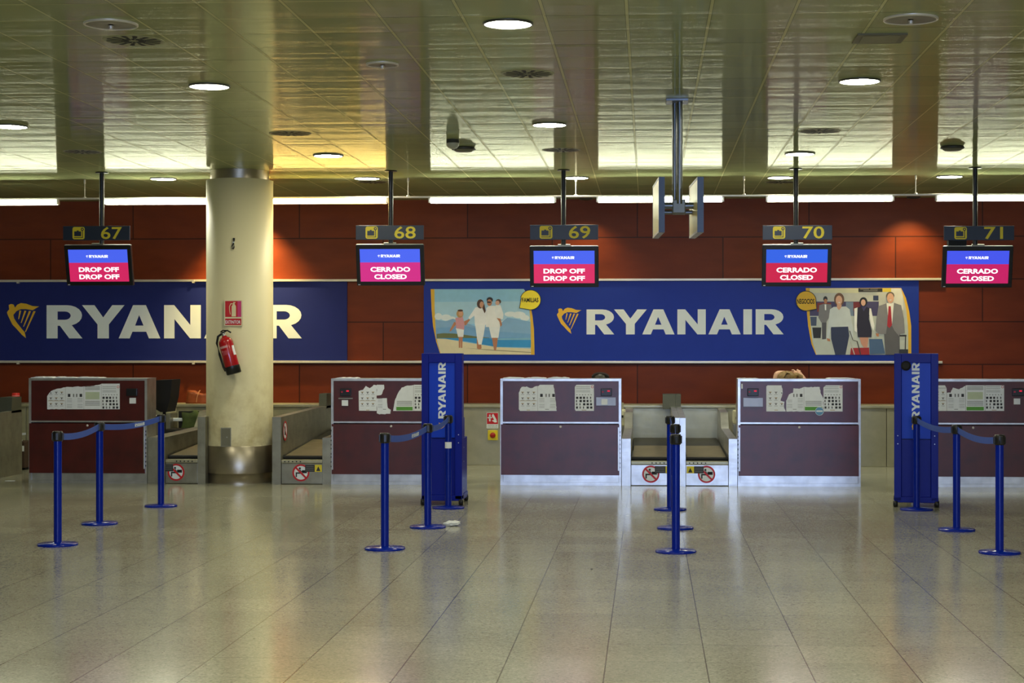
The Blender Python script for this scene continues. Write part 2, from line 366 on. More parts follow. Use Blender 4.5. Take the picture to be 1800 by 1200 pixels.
    def build(s, name, parent=None, loc=None, rot=None, fix=True):
        me = bpy.data.meshes.new(name); me.from_pydata(s.v, [], s.f)
        for m in s.mats: me.materials.append(m)
        for i, p in enumerate(me.polygons): p.material_index = s.m[i]; p.use_smooth = s.sm[i]
        me.update()
        o = bpy.data.objects.new(name, me); C.objects.link(o)
        if parent: o.parent = parent
        if loc is not None: o.location = loc
        if rot is not None: o.rotation_euler = rot
        return o

def tag(o, label=None, cat=None, group=None, kind=None):
    if label: o['label'] = label
    if cat: o['category'] = cat
    if group: o['group'] = group
    if kind: o['kind'] = kind
    return o
def thing(name, label, cat, loc=(0, 0, 0), rotz=0.0, group=None):
    o = bpy.data.objects.new(name, None); C.objects.link(o); o.location = loc; o.rotation_euler = (0, 0, rotz); o.empty_display_size = 0.1
    return tag(o, label, cat, group)
def kids(o): return [x for x in C.objects if x.parent == o]
def dup(o, loc, label, rotz=None):
    r = o.copy(); C.objects.link(r); r.location = loc; r['label'] = label
    if rotz is not None: r.rotation_euler = (0, 0, rotz)
    for ch in kids(o):
        c = ch.copy(); C.objects.link(c); c.parent = r
        for g in kids(ch):
            d = g.copy(); C.objects.link(d); d.parent = c
    return r

# ------------------------------------------------------------------ lettering
def arc(cx, cy, rx, ry, a0, a1, n=9):
    return [(cx + rx * math.cos(math.radians(a0 + (a1 - a0) * i / n)), cy + ry * math.sin(math.radians(a0 + (a1 - a0) * i / n))) for i in range(n + 1)]
G_R = [[(0, 0), (0.33, 0), (0.33, 0.38), (0.40, 0.38), (0.68, 0), (1.07, 0), (0.75, 0.40)] + arc(0.61, 0.69, 0.45, 0.31, -70, 90) + [(0, 1)],
       [(0.33, 0.56), (0.33, 0.81)] + arc(0.55, 0.685, 0.17, 0.125, 90, -90)]
G_Y = [[(0.46, 0), (0.80, 0), (0.80, 0.42), (1.265, 1), (0.90, 1), (0.63, 0.63), (0.37, 1), (0, 1), (0.46, 0.42)]]
G_A = [[(0, 0), (0.33, 0), (0.41, 0.2), (0.82, 0.2), (0.90, 0), (1.24, 0), (0.81, 1), (0.43, 1)], [(0.49, 0.385), (0.61, 0.70), (0.74, 0.385)]]
G_N = [[(0, 0), (0.31, 0), (0.31, 0.58), (0.77, 0), (1.09, 0), (1.09, 1), (0.78, 1), (0.78, 0.40), (0.30, 1), (0, 1)]]
G_I = [[(0, 0), (0.33, 0), (0.33, 1), (0, 1)]]
WORD = [(G_R, 0), (G_Y, 1.06), (G_A, 2.15), (G_N, 3.50), (G_A, 4.69), (G_I, 6.03), (G_R, 6.50)]
WORDW = 7.57
_h = [(60, 835), (80, 810), (76, 770), (98, 760), (122, 766), (135, 795), (155, 768), (190, 752), (240, 758), (300, 780), (362, 783), (300, 818), (240, 808),
      (190, 808), (150, 825), (120, 860), (125, 890), (150, 930), (190, 980), (225, 1020), (238, 1075), (200, 1045), (150, 990), (110, 950), (80, 890), (62, 850)]
_st = [((185, 820), (168, 900), 14), ((232, 822), (192, 935), 15), ((276, 824), (214, 970), 16), ((318, 826), (232, 1018), 17)]
def _hn(p): return ((p[0] - 60) / 323.0, (1075 - p[1]) / 323.0)
HARP = [[_hn(p) for p in _h][::-1]]
for a, b, wd in _st:
    HARP.append([_hn(p) for p in ((a[0] - wd * .6, a[1]), (b[0] - wd * .2, b[1]), (b[0] + wd * .3, b[1]), (a[0] + wd * .6, a[1] + 3))])
def put(mb, contours, x, z, sx, sz, y, m, rot=False):
    cs = []
    for c in contours:
        if rot: cs.append([(x - p[1] * sz, z + p[0] * sx) for p in c])     # reads bottom to top
        else: cs.append([(x + p[0] * sx, z + p[1] * sz) for p in c])
    return mb.flat(cs, y, m)
def wordmark(mb, x0, x1, z0, z1, y, m, rot=False):
    if not rot:
        sx = (x1 - x0) / WORDW
        for g, o in WORD: put(mb, g, x0 + o * sx, z0, sx, z1 - z0, y, m)
    else:   # x1 = baseline side, z0 = start
        sx = (z1 - z0) / WORDW
        for g, o in WORD: put(mb, g, x1, z0 + o * sx, sx, x1 - x0, y, m, True)
def harp(mb, x0, z0, size, y, m, rot=False):
    for c in HARP: put(mb, [c], x0, z0, size, size, y, m, rot)
_tc = {}
def text_tris(s, off):
    k = (s, off)
    if k in _tc: return _tc[k]
    cu = bpy.data.curves.new('t', 'FONT'); cu.body = s; cu.size = 1; cu.offset = off; cu.resolution_u = 3
    ob = bpy.data.objects.new('t', cu); C.objects.link(ob); bpy.context.view_layer.update()
    me = ob.evaluated_get(bpy.context.evaluated_depsgraph_get()).to_mesh()
    vs = [(v.co.x, v.co.y) for v in me.vertices]; fs = [tuple(p.vertices) for p in me.polygons]
    bpy.data.objects.remove(ob); bpy.data.curves.remove(cu)
    x0 = min(v[0] for v in vs); x1 = max(v[0] for v in vs); y0 = min(v[1] for v in vs); y1 = max(v[1] for v in vs)
    _tc[k] = ([((a - x0) / (x1 - x0), (b - y0) / (y1 - y0)) for a, b in vs], fs); return _tc[k]
def text(mb, s, x0, x1, z0, z1, y, m, off=0.02):
    vs, fs = text_tris(s, off)
    P = [(x0 + a * (x1 - x0), y, z0 + b * (z1 - z0)) for a, b in vs]; out = []
    for f in fs:
        ar = sum(P[f[i]][0] * P[f[(i + 1) % len(f)]][2] - P[f[(i + 1) % len(f)]][0] * P[f[i]][2] for i in range(len(f)))
        out.append(tuple(f) if ar > 0 else tuple(f)[::-1])
    return mb.add(P, out, m)

# ================================================================== SETTING
XL, XR, YF = -15.0, 12.0, -9.0
def slab(name, mb): return tag(mb.build(name), kind='structure')
slab('floor', MB().box(XL - .2, XR + .2, YF - .2, YW + .2, -0.2, 0, M_floor))
mb = MB(); mb.add([(XL, YF, ZC), (XR, YF, ZC), (XR, YW, ZC), (XL, YW, ZC)], [(0, 3, 2, 1)], M_ceil)
mb.box(XL - .2, XR + .2, YF - .2, YW + .2, ZC + .001, ZC + .2, PLASTER)
ceil = slab('ceiling', mb)
uv = ceil.data.uv_layers.new(name='UVMap')
for lp in ceil.data.loops:
    co = ceil.data.vertices[lp.vertex_index].co; uv.data[lp.index].uv = (co.y * 0.1, co.x * 0.1)
slab('wall_back', MB().box(XL, XR, YW, YW + .2, 0, ZC, M_wall))
slab('wall_left', MB().box(XL - .2, XL, YF, YW, 0, ZC, PLASTER))
slab('wall_right', MB().box(XR, XR + .2, YF, YW, 0, ZC, PLASTER))
# wall behind the camera with a glazed entrance
WX0, WX1, WZ = -3.2, 5.8, 3.0
mb = MB(); mb.box(XL, WX0, YF - .2, YF, 0, ZC, PLASTER); mb.box(WX1, XR, YF - .2, YF, 0, ZC, PLASTER); mb.box(WX0, WX1, YF - .2, YF, WZ, ZC, PLASTER); slab('wall_front', mb)
DAY = mat('daylight through glass', (180, 205, 255), emit=E_WINDOW, emcol=(176, 200, 255))
mb = MB(); mb.add([(WX0, YF - .1, 0.0), (WX1, YF - .1, 0.0), (WX1, YF - .1, WZ), (WX0, YF - .1, WZ)], [(0, 3, 2, 1)], DAY)
wn_ = slab('window_1', mb)
mb = MB(); nW = 6
for i in range(nW + 1):
    x = WX0 + (WX1 - WX0) * i / nW; mb.box(x - .03, x + .03, YF - .09, YF - .02, 0, WZ, STEELD)
for z in (0.0, 1.1, WZ - .06): mb.box(WX0, WX1, YF - .085, YF - .03, z, z + .06, STEELD)
mb.build('window_frame', wn_)

# pillar
pc = fl(421.5, 849); pc = Vector((at(421.5, 604, 19.60).x, 19.60, 0)); PR = 117.0 / 2 / 3000 * 19.62
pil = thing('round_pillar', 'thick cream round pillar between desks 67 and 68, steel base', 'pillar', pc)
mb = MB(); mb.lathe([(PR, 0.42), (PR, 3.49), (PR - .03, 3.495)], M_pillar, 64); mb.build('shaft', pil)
tag(MB().lathe([(PR - .012, 0), (PR - .012, .11), (PR + .004, .112), (PR + .006, .12), (PR + .006, .425), (PR, .43)], STEELP, 64).build('base_collar', pil), 'polished steel base collar')
tag(MB().lathe([(PR - .045, 3.49), (PR - .045, 3.6)], STEELP, 64).build('top_collar', pil), 'polished steel top collar')
pf = pc.y - PR
q = at(398, 768, pf + .02)
mb = MB(); mb.bbox(-.062, .062, -.02, .03, -.11, .11, STEELD, .004); mb.box(-.05, .05, -.023, -.019, -.098, .098, mat('grey cover', (112, 110, 92), .4)); mb.lathe([(.006, 0), (.006, .004)], STEEL, 10, mtx=Matrix.Translation((.012, -.023, 0)) @ Matrix.Rotation(PI / 2, 4, 'X'))
tag(mb.build('inspection_hatch', loc=q), 'small grey metal hatch low on the cream pillar, above the steel base', 'hatch')
# cable loop on a hook
q = at(411, 428, pf + .005)
mb = MB(); mb.tube([(0, 0, .05), (.004, -.015, .06), (.006, -.02, .03), (0, -.02, .0), (-.016, -.02, -.03), (-.014, -.02, -.055), (0, -.02, -.062), (.008, -.02, -.04), (.004, -.02, 0)], .0065, BLACK, 8)
mb.box(-.004, .014, -.028, .03, .035, .062, BLACKM); mb.box(-.006, .010, -.03, -.01, .008, .02, WHITE)
tag(mb.build('cable_loop', loc=q), 'short black cable loop hanging from a hook high on the pillar', 'cable')

# ------------------------------------------------------------------ banners on the wall
YP = YW - .03
def wx(px): return at(px, 560, YP).x
def pz(py, px=1139): return at(px, py, YP).z
def rail(py, label):
    mb = MB(); a = at(-400, py, YP); b = at(1656, py - (1 if py < 560 else 0), YP)
    z = at(900, py, YP).z
    mb.bbox(a.x, b.x, YP - .035, YW, z - .016, z + .016, RAILW, .004)
    for px in (33, 341): mb.box(at(px - 2, py, YP).x, at(px + 2, py, YP).x, YP - .045, YP, z - .035, z + .012, RAILW)
    return tag(mb.build('banner_rail'), label, 'rail', 'rails clamping the banners')
rail(492, 'long thin white rail along the top edge of both blue banners')
rail(636, 'long thin white rail along the bottom edge of both blue banners')
def banner(px0, px1, label, vinyl):
    x0, x1 = wx(px0), wx(px1); z0, z1 = pz(634, 900), pz(494, 900)
    t = thing('advertising_banner', label, 'banner', (0, 0, 0))
    return MB().box(x0, x1, YP, YW - .005, z0, z1, vinyl).build('vinyl_sheet', t)
bl = banner(-330, 610, 'wide dark blue banner at left, partly behind the pillar, white lettering', mat('dull navy banner vinyl', (30, 40, 110), .5, noise=.03, spec=.2))
mb = MB(); zz = lambda py: at(300, py, YP).z
wordmark(mb, wx(82), wx(530.5), zz(594.5), zz(536), YP - .003, WHITE); mb.build('white_lettering', bl)
mb = MB(); harp(mb, wx(12.5), zz(594), wx(73) - wx(12.5), YP - .003, GOLD)
mb.build('harp_emblem', bl)
br = banner(745, 1615, 'wide blue banner at right with family and business pictures, white lettering', NAVY)
mb = MB(); zz = lambda py: at(1200, py, YP).z
wordmark(mb, wx(1031), wx(1377.5), zz(587.5), zz(543.5), YP - .003, WHITE); mb.build('white_lettering', br)
mb = MB(); harp(mb, wx(979), zz(586.5), (wx(1025) - wx(979)) , YP - .003, GOLD); mb.build('harp_emblem', br)

def pm(name, rgb): return mat('print ' + name, rgb, 0.5, noise=0.04, nscale=12)
class Pic:   # a printed picture drawn in zoom pixels of its own frame
    def __init__(s, ox, oy, k, pxc): s.mb = MB(); s.ox = ox; s.oy = oy; s.k = k; s.n = 0; s.pxc = pxc
    def c(s, p):
        a = at(s.ox + p[0] * s.k, s.oy + p[1] * s.k, YP); return (a.x, a.z)
    def p(s, pts, rgb_or_m, layer=None):
        m = rgb_or_m if not isinstance(rgb_or_m, tuple) else pm('%d %d %d' % rgb_or_m, rgb_or_m)
        s.n += 1; s.mb.flat([[s.c(q) for q in pts]], YP - .003 - .00035 * s.n, m)
    def e(s, cx, cy, rx, ry, m, seg=18):
        s.p([(cx + rx * math.cos(2 * PI * i / seg), cy + ry * math.sin(2 * PI * i / seg)) for i in range(seg)], m)
    def t(s, body, x0, x1, y0, y1, m, off=0.0):
        a = s.c((x0, y1)); b = s.c((x1, y0)); s.n += 1
        text(s.mb, body, a[0], b[0], a[1], b[1], YP - .003 - .00035 * s.n, m, .03)
P = Pic(740, 480, 220 / 1650.0, 850)
P.p([(128, 210), (1355, 208), (1400, 270), (1440, 400), (1470, 560), (1490, 740), (1498, 1075), (255, 1068), (200, 900), (160, 700), (140, 480)], GOLD)
P.p([(178, 210), (1355, 208), (1390, 270), (1425, 420), (1440, 600), (1450, 1072), (262, 1068), (215, 900), (196, 700), (180, 480)], (150, 204, 236))
P.p([(180, 380), (1400, 370), (1440, 600), (1445, 680), (192, 660)], (176, 216, 238))
for cx, cy, rx, ry in ((230, 570, 50, 45), (330, 585, 70, 42), (410, 600, 50, 30), (1180, 540, 80, 34), (1290, 550, 90, 45), (1370, 590, 60, 40), (1120, 650, 90, 25)): P.e(cx, cy, rx, ry, (232, 240, 244))
P.p([(188, 612), (330, 632), (420, 600), (560, 640), (760, 720), (1000, 700), (1140, 585), (1250, 600), (1445, 640), (1450, 860), (200, 860)], (136, 180, 220))
P.p([(200, 720), (600, 700), (900, 760), (1447, 800), (1450, 865), (200, 865)], (120, 170, 218))
P.p([(206, 800), (300, 790), (440, 795), (600, 815), (760, 838), (900, 850), (900, 868), (210, 868)], (112, 118, 74))
P.p([(210, 855), (900, 855), (1450, 850), (1450, 975), (1000, 970), (600, 900), (330, 868)], (52, 150, 216))
P.p([(900, 862), (1450, 850), (1450, 880), (980, 880)], (130, 182, 212))
P.p([(212, 862), (330, 866), (620, 915), (1000, 975), (1450, 992), (1450, 1072), (262, 1068)], (232, 220, 184))
P.p([(560, 985), (800, 1000), (1450, 1040), (1450, 1050), (900, 1015)], (150, 138, 110))
SK = (190, 128, 92); WC = (246, 248, 248); HR = (82, 52, 36)
# girl
P.p([(440, 640), (475, 660), (400, 760), (378, 770), (385, 740)], SK); P.p([(560, 640), (640, 600), (650, 612), (590, 690), (560, 670)], SK)
P.p([(498, 830), (525, 830), (520, 980), (500, 985)], SK); P.p([(525, 830), (552, 830), (545, 985), (525, 985)], SK)
P.p([(460, 720), (570, 720), (560, 840), (490, 840)], WC); P.p([(455, 590), (550, 570), (575, 660), (570, 745), (465, 725)], (222, 158, 166))
P.e(515, 535, 46, 52, (190, 146, 92)); P.e(526, 532, 28, 36, (216, 160, 126)); P.e(520, 492, 36, 14, HR)
# woman
P.p([(735, 850), (790, 870), (800, 990), (770, 1005), (740, 990)], SK)
P.p([(715, 680), (850, 670), (830, 800), (800, 940), (760, 940), (740, 860)], WC); P.p([(720, 450), (800, 440), (860, 500), (858, 680), (712, 690), (705, 560), (640, 610), (628, 585)], (250, 250, 250))
P.e(785, 405, 46, 60, HR); P.e(802, 415, 28, 42, (214, 156, 122)); P.p([(810, 460), (835, 400), (855, 500), (840, 530)], HR)
# man and child
P.p([(935, 840), (1015, 840), (1005, 940), (990, 1020), (965, 1015), (950, 930)], SK)
P.p([(895, 700), (1045, 700), (1022, 852), (930, 852)], WC); P.p([(862, 460), (900, 430), (980, 430), (1040, 480), (1060, 560), (1040, 710), (855, 710)], (250, 250, 248))
P.e(908, 352, 42, 36, (44, 36, 34)); P.e(904, 388, 33, 44, SK); P.p([(868, 372), (925, 376), (920, 392), (875, 390)], (24, 22, 26))
P.p([(985, 420), (1050, 420), (1090, 540), (1080, 610), (1000, 590), (975, 500)], (244, 246, 246)); P.e(1022, 374, 36, 32, (84, 64, 50)); P.e(1010, 392, 28, 30, (216, 170, 146))
P.p([(1000, 590), (1050, 600), (1070, 680), (1050, 710), (1035, 640)], SK)
# badge
P.p([(1296, 462), (1320, 320)] + [(1446 + 138 * math.cos(a), 352 + 134 * math.sin(a)) for a in [math.radians(-165 + 9 * i) for i in range(31)]], INK)
P.p([(1304, 456), (1328, 326)] + [(1446 + 130 * math.cos(a), 352 + 126 * math.sin(a)) for a in [math.radians(-165 + 9 * i) for i in range(31)]], (250, 230, 50))
P.t('FAMILIAS', 1332, 1550, 324, 384, BLACKM)
tag(P.mb.build('family_picture', br), 'printed beach picture of a family in white with a yellow badge')
P = Pic(1380, 480, 260 / 1800.0, 1510)
P.p([(252, 180), (1412, 180), (1470, 300), (1510, 460), (1535, 640), (1536, 992), (375, 992), (320, 860), (280, 640), (262, 440)], GOLD)
P.p([(300, 182), (1412, 184), (1440, 290), (1475, 450), (1495, 640), (1498, 992), (382, 992), (335, 850), (310, 640), (298, 440)], (196, 200, 196))
P.p([(300, 184), (900, 184), (900, 240), (300, 240)], (216, 216, 186)); P.p([(1186, 184), (1300, 184), (1300, 228), (1186, 228)], (220, 200, 70)); P.p([(892, 184), (1184, 184), (1184, 228), (892, 228)], INK)
P.p([(300, 345), (1140, 345), (1140, 520), (300, 520)], (70, 66, 110)); P.p([(390, 360), (560, 360), (560, 470), (390, 470)], (132, 52, 46)); P.p([(830, 350), (920, 350), (920, 460), (830, 460)], (120, 40, 44))
P.p([(740, 350), (830, 350), (830, 520), (740, 520)], (120, 140, 168)); P.p([(1073, 272), (1135, 272), (1135, 330), (1073, 330)], (50, 60, 96)); P.p([(1290, 186), (1400, 186), (1430, 260), (1440, 450), (1290, 450)], (224, 226, 222))
P.p([(300, 520), (1480, 520), (1497, 700), (1498, 992), (382, 992), (330, 800)], (196, 204, 200)); P.p([(305, 530), (385, 530), (380, 640), (315, 640)], (70, 84, 116))
P.t('Mainframe Servicio', 912, 1126, 192, 208, WHITE) if False else None
G = (126, 126, 132)
# man at back
P.p([(445, 560), (505, 560), (498, 800), (450, 805)], (86, 88, 96)); P.p([(415, 390), (470, 372), (560, 380), (575, 470), (500, 600), (440, 600), (405, 540)], G); P.p([(480, 380), (500, 380), (500, 450), (484, 450)], WC); P.e(490, 314, 26, 34, (40, 40, 50)); P.e(492, 342, 20, 30, SK)
P.p([(330, 660), (440, 660), (432, 790), (345, 790)], (34, 36, 46))
# woman in white shirt and navy skirt
P.p([(555, 650), (765, 645), (780, 760), (735, 990), (610, 992), (560, 800)], (44, 54, 88)); P.p([(590, 410), (740, 405), (785, 440), (820, 640), (830, 780), (805, 790), (770, 650), (560, 655), (530, 800), (505, 800), (520, 640), (545, 440)], (206, 216, 222))
P.p([(505, 790), (545, 800), (550, 830), (515, 825)], SK); P.e(657, 320, 62, 80, (110, 80, 62)); P.e(655, 330, 40, 58, (220, 172, 148)); P.p([(630, 380), (690, 380), (680, 420), (655, 450), (630, 420)], (214, 166, 140))
P.p([(640, 352), (676, 352), (660, 364)], WHITE)
# woman in dark dress
P.p([(905, 780), (1015, 775), (1000, 900), (960, 905), (925, 860)], (206, 150, 130)); P.p([(840, 430), (885, 415), (885, 640), (870, 720), (842, 700)], WC); P.p([(1010, 425), (1045, 430), (1085, 640), (1075, 700), (1045, 640)], WC)
P.p([(880, 418), (930, 410), (955, 465), (990, 410), (1025, 425), (1020, 560), (1055, 700), (1050, 780), (885, 780), (872, 640)], (36, 32, 54)); P.e(952, 348, 48, 56, (28, 26, 32)); P.e(950, 358, 28, 40, (220, 176, 154))
P.p([(800, 910), (1020, 905), (1025, 992), (790, 992)], (164, 36, 44)); P.p([(780, 700), (790, 700), (830, 820), (870, 830), (910, 990), (925, 990), (880, 825), (820, 812)], (60, 60, 66)); P.p([(785, 835), (800, 835), (850, 990), (838, 990)], (190, 190, 190))
# man in grey suit
P.p([(1195, 620), (1390, 620), (1395, 992), (1220, 992)], (96, 96, 102)); P.p([(1180, 385), (1240, 362), (1330, 362), (1410, 390), (1445, 560), (1455, 730), (1400, 740), (1395, 775), (1330, 700), (1300, 640), (1240, 640), (1225, 740), (1135, 740), (1098, 700), (1110, 560), (1135, 400)], (134, 134, 142))
P.p([(1232, 362), (1322, 362), (1300, 620), (1262, 630)], WC); P.p([(1258, 402), (1284, 402), (1300, 630), (1268, 668), (1240, 640)], (176, 38, 52)); P.e(1278, 274, 50, 48, (100, 92, 84)); P.e(1280, 304, 42, 62, (222, 174, 150)); P.p([(1262, 322), (1300, 322), (1280, 334)], WHITE)
P.p([(1100, 730), (1140, 735), (1135, 775), (1110, 765)], SK); P.p([(1020, 800), (1180, 800), (1215, 980), (1030, 985)], (74, 104, 146)); P.p([(1390, 750), (1475, 750), (1475, 770), (1390, 770)], (40, 40, 46)); P.p([(1385, 925), (1495, 925), (1495, 992), (1385, 992)], (44, 48, 60)); P.p([(1458, 770), (1470, 770), (1466, 930), (1454, 930)], INK)
P.p([(385, 438), (378, 330)] + [(254 + 126 * math.cos(a), 338 + 124 * math.sin(a)) for a in [math.radians(-15 - 9 * i) for i in range(31)]], INK)
P.p([(380, 432), (370, 334)] + [(254 + 118 * math.cos(a), 338 + 116 * math.sin(a)) for a in [math.radians(-15 - 9 * i) for i in range(31)]], (222, 178, 40))
P.t('NEGOCIOS', 144, 356, 312, 374, BLACKM)
for i, (a, b) in enumerate(((912, 1020), (1034, 1126))): P.p([(a, 190), (b, 190), (b, 199), (a, 199)], GREYP)
P.p([(950, 208), (1122, 208), (1122, 218), (950, 218)], GREYP)
tag(P.mb.build('business_picture', br), 'printed airport picture of business travellers with a yellow badge')

# ------------------------------------------------------------------ low steel casing at the back
t = thing('baggage_conveyor_casing', 'long low cream steel casing along the wall behind the desks', 'casing', (0, 0, 0))
mb = MB()
xs = [XL + 1 + 1.9 * i for i in range(14)]
for a, b in zip(xs[:-1], xs[1:]): mb.bbox(a + .003, b - .003, YB, YB + .5, 0.0, .76, CREAMST, .006)
mb.build('side_panel', t)
MB().bbox(xs[0], xs[-1], YB - .03, YB + .52, .76, .80, CREAMST, .008).build('top_ledge', t)
# fill between the casing and the wall
MB().box(xs[0], xs[-1], YB + .53, YW - .02, .0, .66, RUBBERD).build('collector_belt', t)

# ------------------------------------------------------------------ check-in desks
def jag(pts, amp=0.55, step=3.0):
    out = []
    for i in range(len(pts)):
        a, b = pts[i], pts[(i + 1) % len(pts)]
        out.append(a[:2])
        if len(a) > 2:                                   # torn edge follows this point
            L = math.hypot(b[0] - a[0], b[1] - a[1]); k = max(1, int(L / step))
            for j in range(1, k):
                t_ = j / k; out.append((a[0] + (b[0] - a[0]) * t_ + random.uniform(-amp, amp), a[1] + (b[1] - a[1]) * t_ + random.uniform(-amp, amp)))
    return out
def inside(p, poly):
    r = False; n = len(poly)
    for i in range(n):
        a, b = poly[i], poly[i - 1]
        if (a[1] > p[1]) != (b[1] > p[1]) and p[0] < (b[0] - a[0]) * (p[1] - a[1]) / (b[1] - a[1]) + a[0]: r = not r
    return r
def sheet(parent, kind, px0, px1, poly, Y, py0=676.5, py1=722):
    """a notice glued on the desk front; poly is its (torn) outline, kind its print"""
    poly = jag(poly); mb = MB()
    def c(p): a = at(p[0], p[1], Y); return (a.x, a.z)
    base = [c(p) for p in poly]
    tri_y0, tri_y1 = Y - .0015, Y
    mb.prism(base, 'y', tri_y0, tri_y1, WHITEP)
    w = px1 - px0; h = py1 - py0; y = tri_y0 - .0006
    def r(x0, y0, x1, y1, m):
        pts = [(px0 + x0 * w, py0 + y0 * h), (px0 + x1 * w, py0 + y0 * h), (px0 + x1 * w, py0 + y1 * h), (px0 + x0 * w, py0 + y1 * h)]
        if all(inside(p, poly) for p in pts): mb.flat([[c(p) for p in pts][::-1]], y, m)
    if kind == 'A':
        for j in range(3):
            for i in range(3):
                cx, cy = .2 + i * .3, .3 + j * .22
                r(cx - .07, cy - .04, cx + .07, cy - .015, GREYP if (i + j) % 2 else OCHRE); r(cx - .025, cy - .015, cx + .025, cy + .03, INK)
                r(cx - .09, cy + .06, cx + .09, cy + .072, GREYP)
        r(.04, .60, .96, .615, OCHRE); r(.04, .11, .96, .125, GREYP); r(.42, .955, .6, .975, OCHRE)
    elif kind == 'B':
        for cx, s_ in ((.2, 1), (.45, .45), (.62, .5), (.85, 1)): r(cx - .07 * s_, .34, cx + .07 * s_, .46 , INK if s_ == 1 else GREYP)
        for cy in (.52, .58, .64, .74, .8, .86): r(.08, cy, .36, cy + .012, GREYP); r(.66, cy, .95, cy + .012, GREYP)
        r(.05, .06, .95, .072, OCHRE); r(.4, .93, .6, .945, INK)
    elif kind == 'C':
        for cy in (.06, .11, .16): r(.08, cy, .92, cy + .02, GREYP)
        r(.10, .27, .90, .55, PALEG)
        for cy in (.62, .67, .72, .77): r(.08, cy, .92, cy + .018, GREYP)
        r(.05, .84, .95, .98, GREEN)
    elif kind == 'D':
        for cy in (.06, .12, .2, .26): r(.06, cy, .8, cy + .012, GREYP)
        for i in range(6): r(.08 + i * .15, .36, .13 + i * .15, .39, GREYP)
        for j in range(4):
            for i in range(5):
                a = .06 + i * .185; b = .45 + j * .125; v = (i * 7 + j * 3) % 5
                sx_ = (.12, .07, .12, .05, .1)[v]; r(a, b, a + sx_, b + .085, INK if v != 1 else GREYP)
        r(.36, .955, .6, .975, OCHRE)
        q = c((px1 - 2.8, py0 + 3.2)); mb.fring(q[0], q[1], .010, .0145, y - .0005, RED, 16)
    return mb.build('notice_sheet', parent)

def desk(px0, px1, label, side, display_px, lit=True):
    a = at(px0, 700, YC); b = at(px1, 700, YC); x0, x1 = a.x, b.x; w = x1 - x0
    t = thing('check_in_desk', label, 'check-in desk', ((x0 + x1) / 2, YC, 0))
    cx = (x0 + x1) / 2; hw = w / 2; ZT = 1.205
    f = MB(); d = .36
    f.box(-hw, -hw + .028, 0, d, 0, ZT, STEEL); f.box(hw - .028, hw, 0, d, 0, ZT, STEEL); f.box(-hw + .028, hw - .028, 0, d, ZT - .026, ZT, STEEL)
    f.box(-hw + .028, hw - .028, 0, .03, 0, .035, STEEL); f.box(-hw + .028, hw - .028, .02, d, 0.0, .02, STEELD)
    f.box(-hw + .028, hw - .028, .004, .02, .70, .718, STEEL)
    f.build('frame', t)
    MB().box(-hw + .029, hw - .029, .006, .022, .719, ZT - .027, LAM).build('upper_panel', t)
    p = MB(); p.bbox(-hw + .008, hw - .022, -.012, .012, .118, .688, LAM, .003)
    p.build('lower_panel', t)
    s = MB(); s.lathe([(.0, 0), (.012, .0), (.014, .004), (.009, .008)], mat('pale screw cap', (220, 212, 206), .4), 12, mtx=Matrix.Translation((0, -.012, .664)) @ Matrix.Rotation(PI / 2, 4, 'X')); s.build('screw_cap', t)
    k = MB(); k.box(-hw + .03, hw - .03, .014, .03, .036, .117, STEEL); tag(k.build('kick_plate', t), 'steel kick plate')
    e = MB(); sgn = side; ex = hw - .03 if sgn > 0 else -hw + .018
    e.bbox(ex - .008, ex + .008, -.02, -.012, .17, .66, STEEL, .002)
    for i in range(9): zz_ = .2 + i * .05 + random.uniform(-.01, .01); e.box(ex + sgn * .014, ex + sgn * .02, -.012, .004, zz_, zz_ + .018, BLACKM)
    e.build('edge_strip', t)
    bk = MB(); bk.box(-hw + .03, hw - .03, d - .02, d, .02, ZT - .03, LAM); bk.build('back_board', t)
    ws = MB(); ws.bbox(-hw + .06, hw - .06, d, d + .5, .72, .75, mat('desk worktop', (150, 140, 120), .5), .005); ws.box(-hw + .07, -hw + .1, d, d + .45, 0, .72, STEELD); ws.box(hw - .1, hw - .07, d, d + .45, 0, .72, STEELD); ws.build('worktop', t)
    # passenger display
    q = at(display_px, 689, YC); lx = q.x - cx
    g = MB(); g.bbox(lx - .062, lx + .062, -.03, .008, q.z - .042, q.z + .042, BLACK, .006)
    if lit:
        g.fbox(lx + .01, lx + .04, q.z + .006, q.z + .022, -.0315, mat('red led', (235, 24, 60), emit=.9)); g.fbox(lx - .05, lx - .03, q.z - .005, q.z + .012, -.0315, mat('dim red glow', (150, 20, 50), emit=.5))
    g.build('display', t)
    return t, cx
def desk_box(t, cx, px0, px1, py0, py1, m, name, thick=.012, lab=None):
    a = at(px0, py1, YC); b = at(px1, py0, YC)
    o = MB().bbox(a.x - cx, b.x - cx, -thick, .006, a.z, b.z, m, .002).build(name, t)
    if lab: tag(o, lab)
    return o
YS = YC + .0055
def sheets(t, cx, lst):
    for kind, p0, p1, poly in lst:
        o = sheet(t, kind, p0, p1, poly, YS)
        o.location = (-cx, -YC, 0)
PANEL = mat('frosted label holder', (170, 176, 200), .25, noise=.1)
d67, c67 = desk(50.5, 258.5, 'check-in desk at left under the 67 sign, four joined notices', 1, 232.5, lit=False)
desk_box(d67, c67, 228, 239, 699, 709, WHITEP, 'socket_cover')
sheets(d67, c67, [('A', 83, 115, [(83, 719), (83, 696, 1), (90, 687, 1), (100, 683, 1), (115, 680.5), (115, 719, 1)]),
                  ('B', 115.2, 147, [(115.3, 719), (115.3, 680, 1), (147, 679), (147, 719)]),
                  ('C', 147.2, 178, [(147.3, 719), (147.3, 679, 1), (165, 678, 1), (178, 674.5), (178, 719)]),
                  ('D', 178.2, 210.5, [(178.3, 719), (178.3, 674), (210.5, 674), (210.5, 719)])])
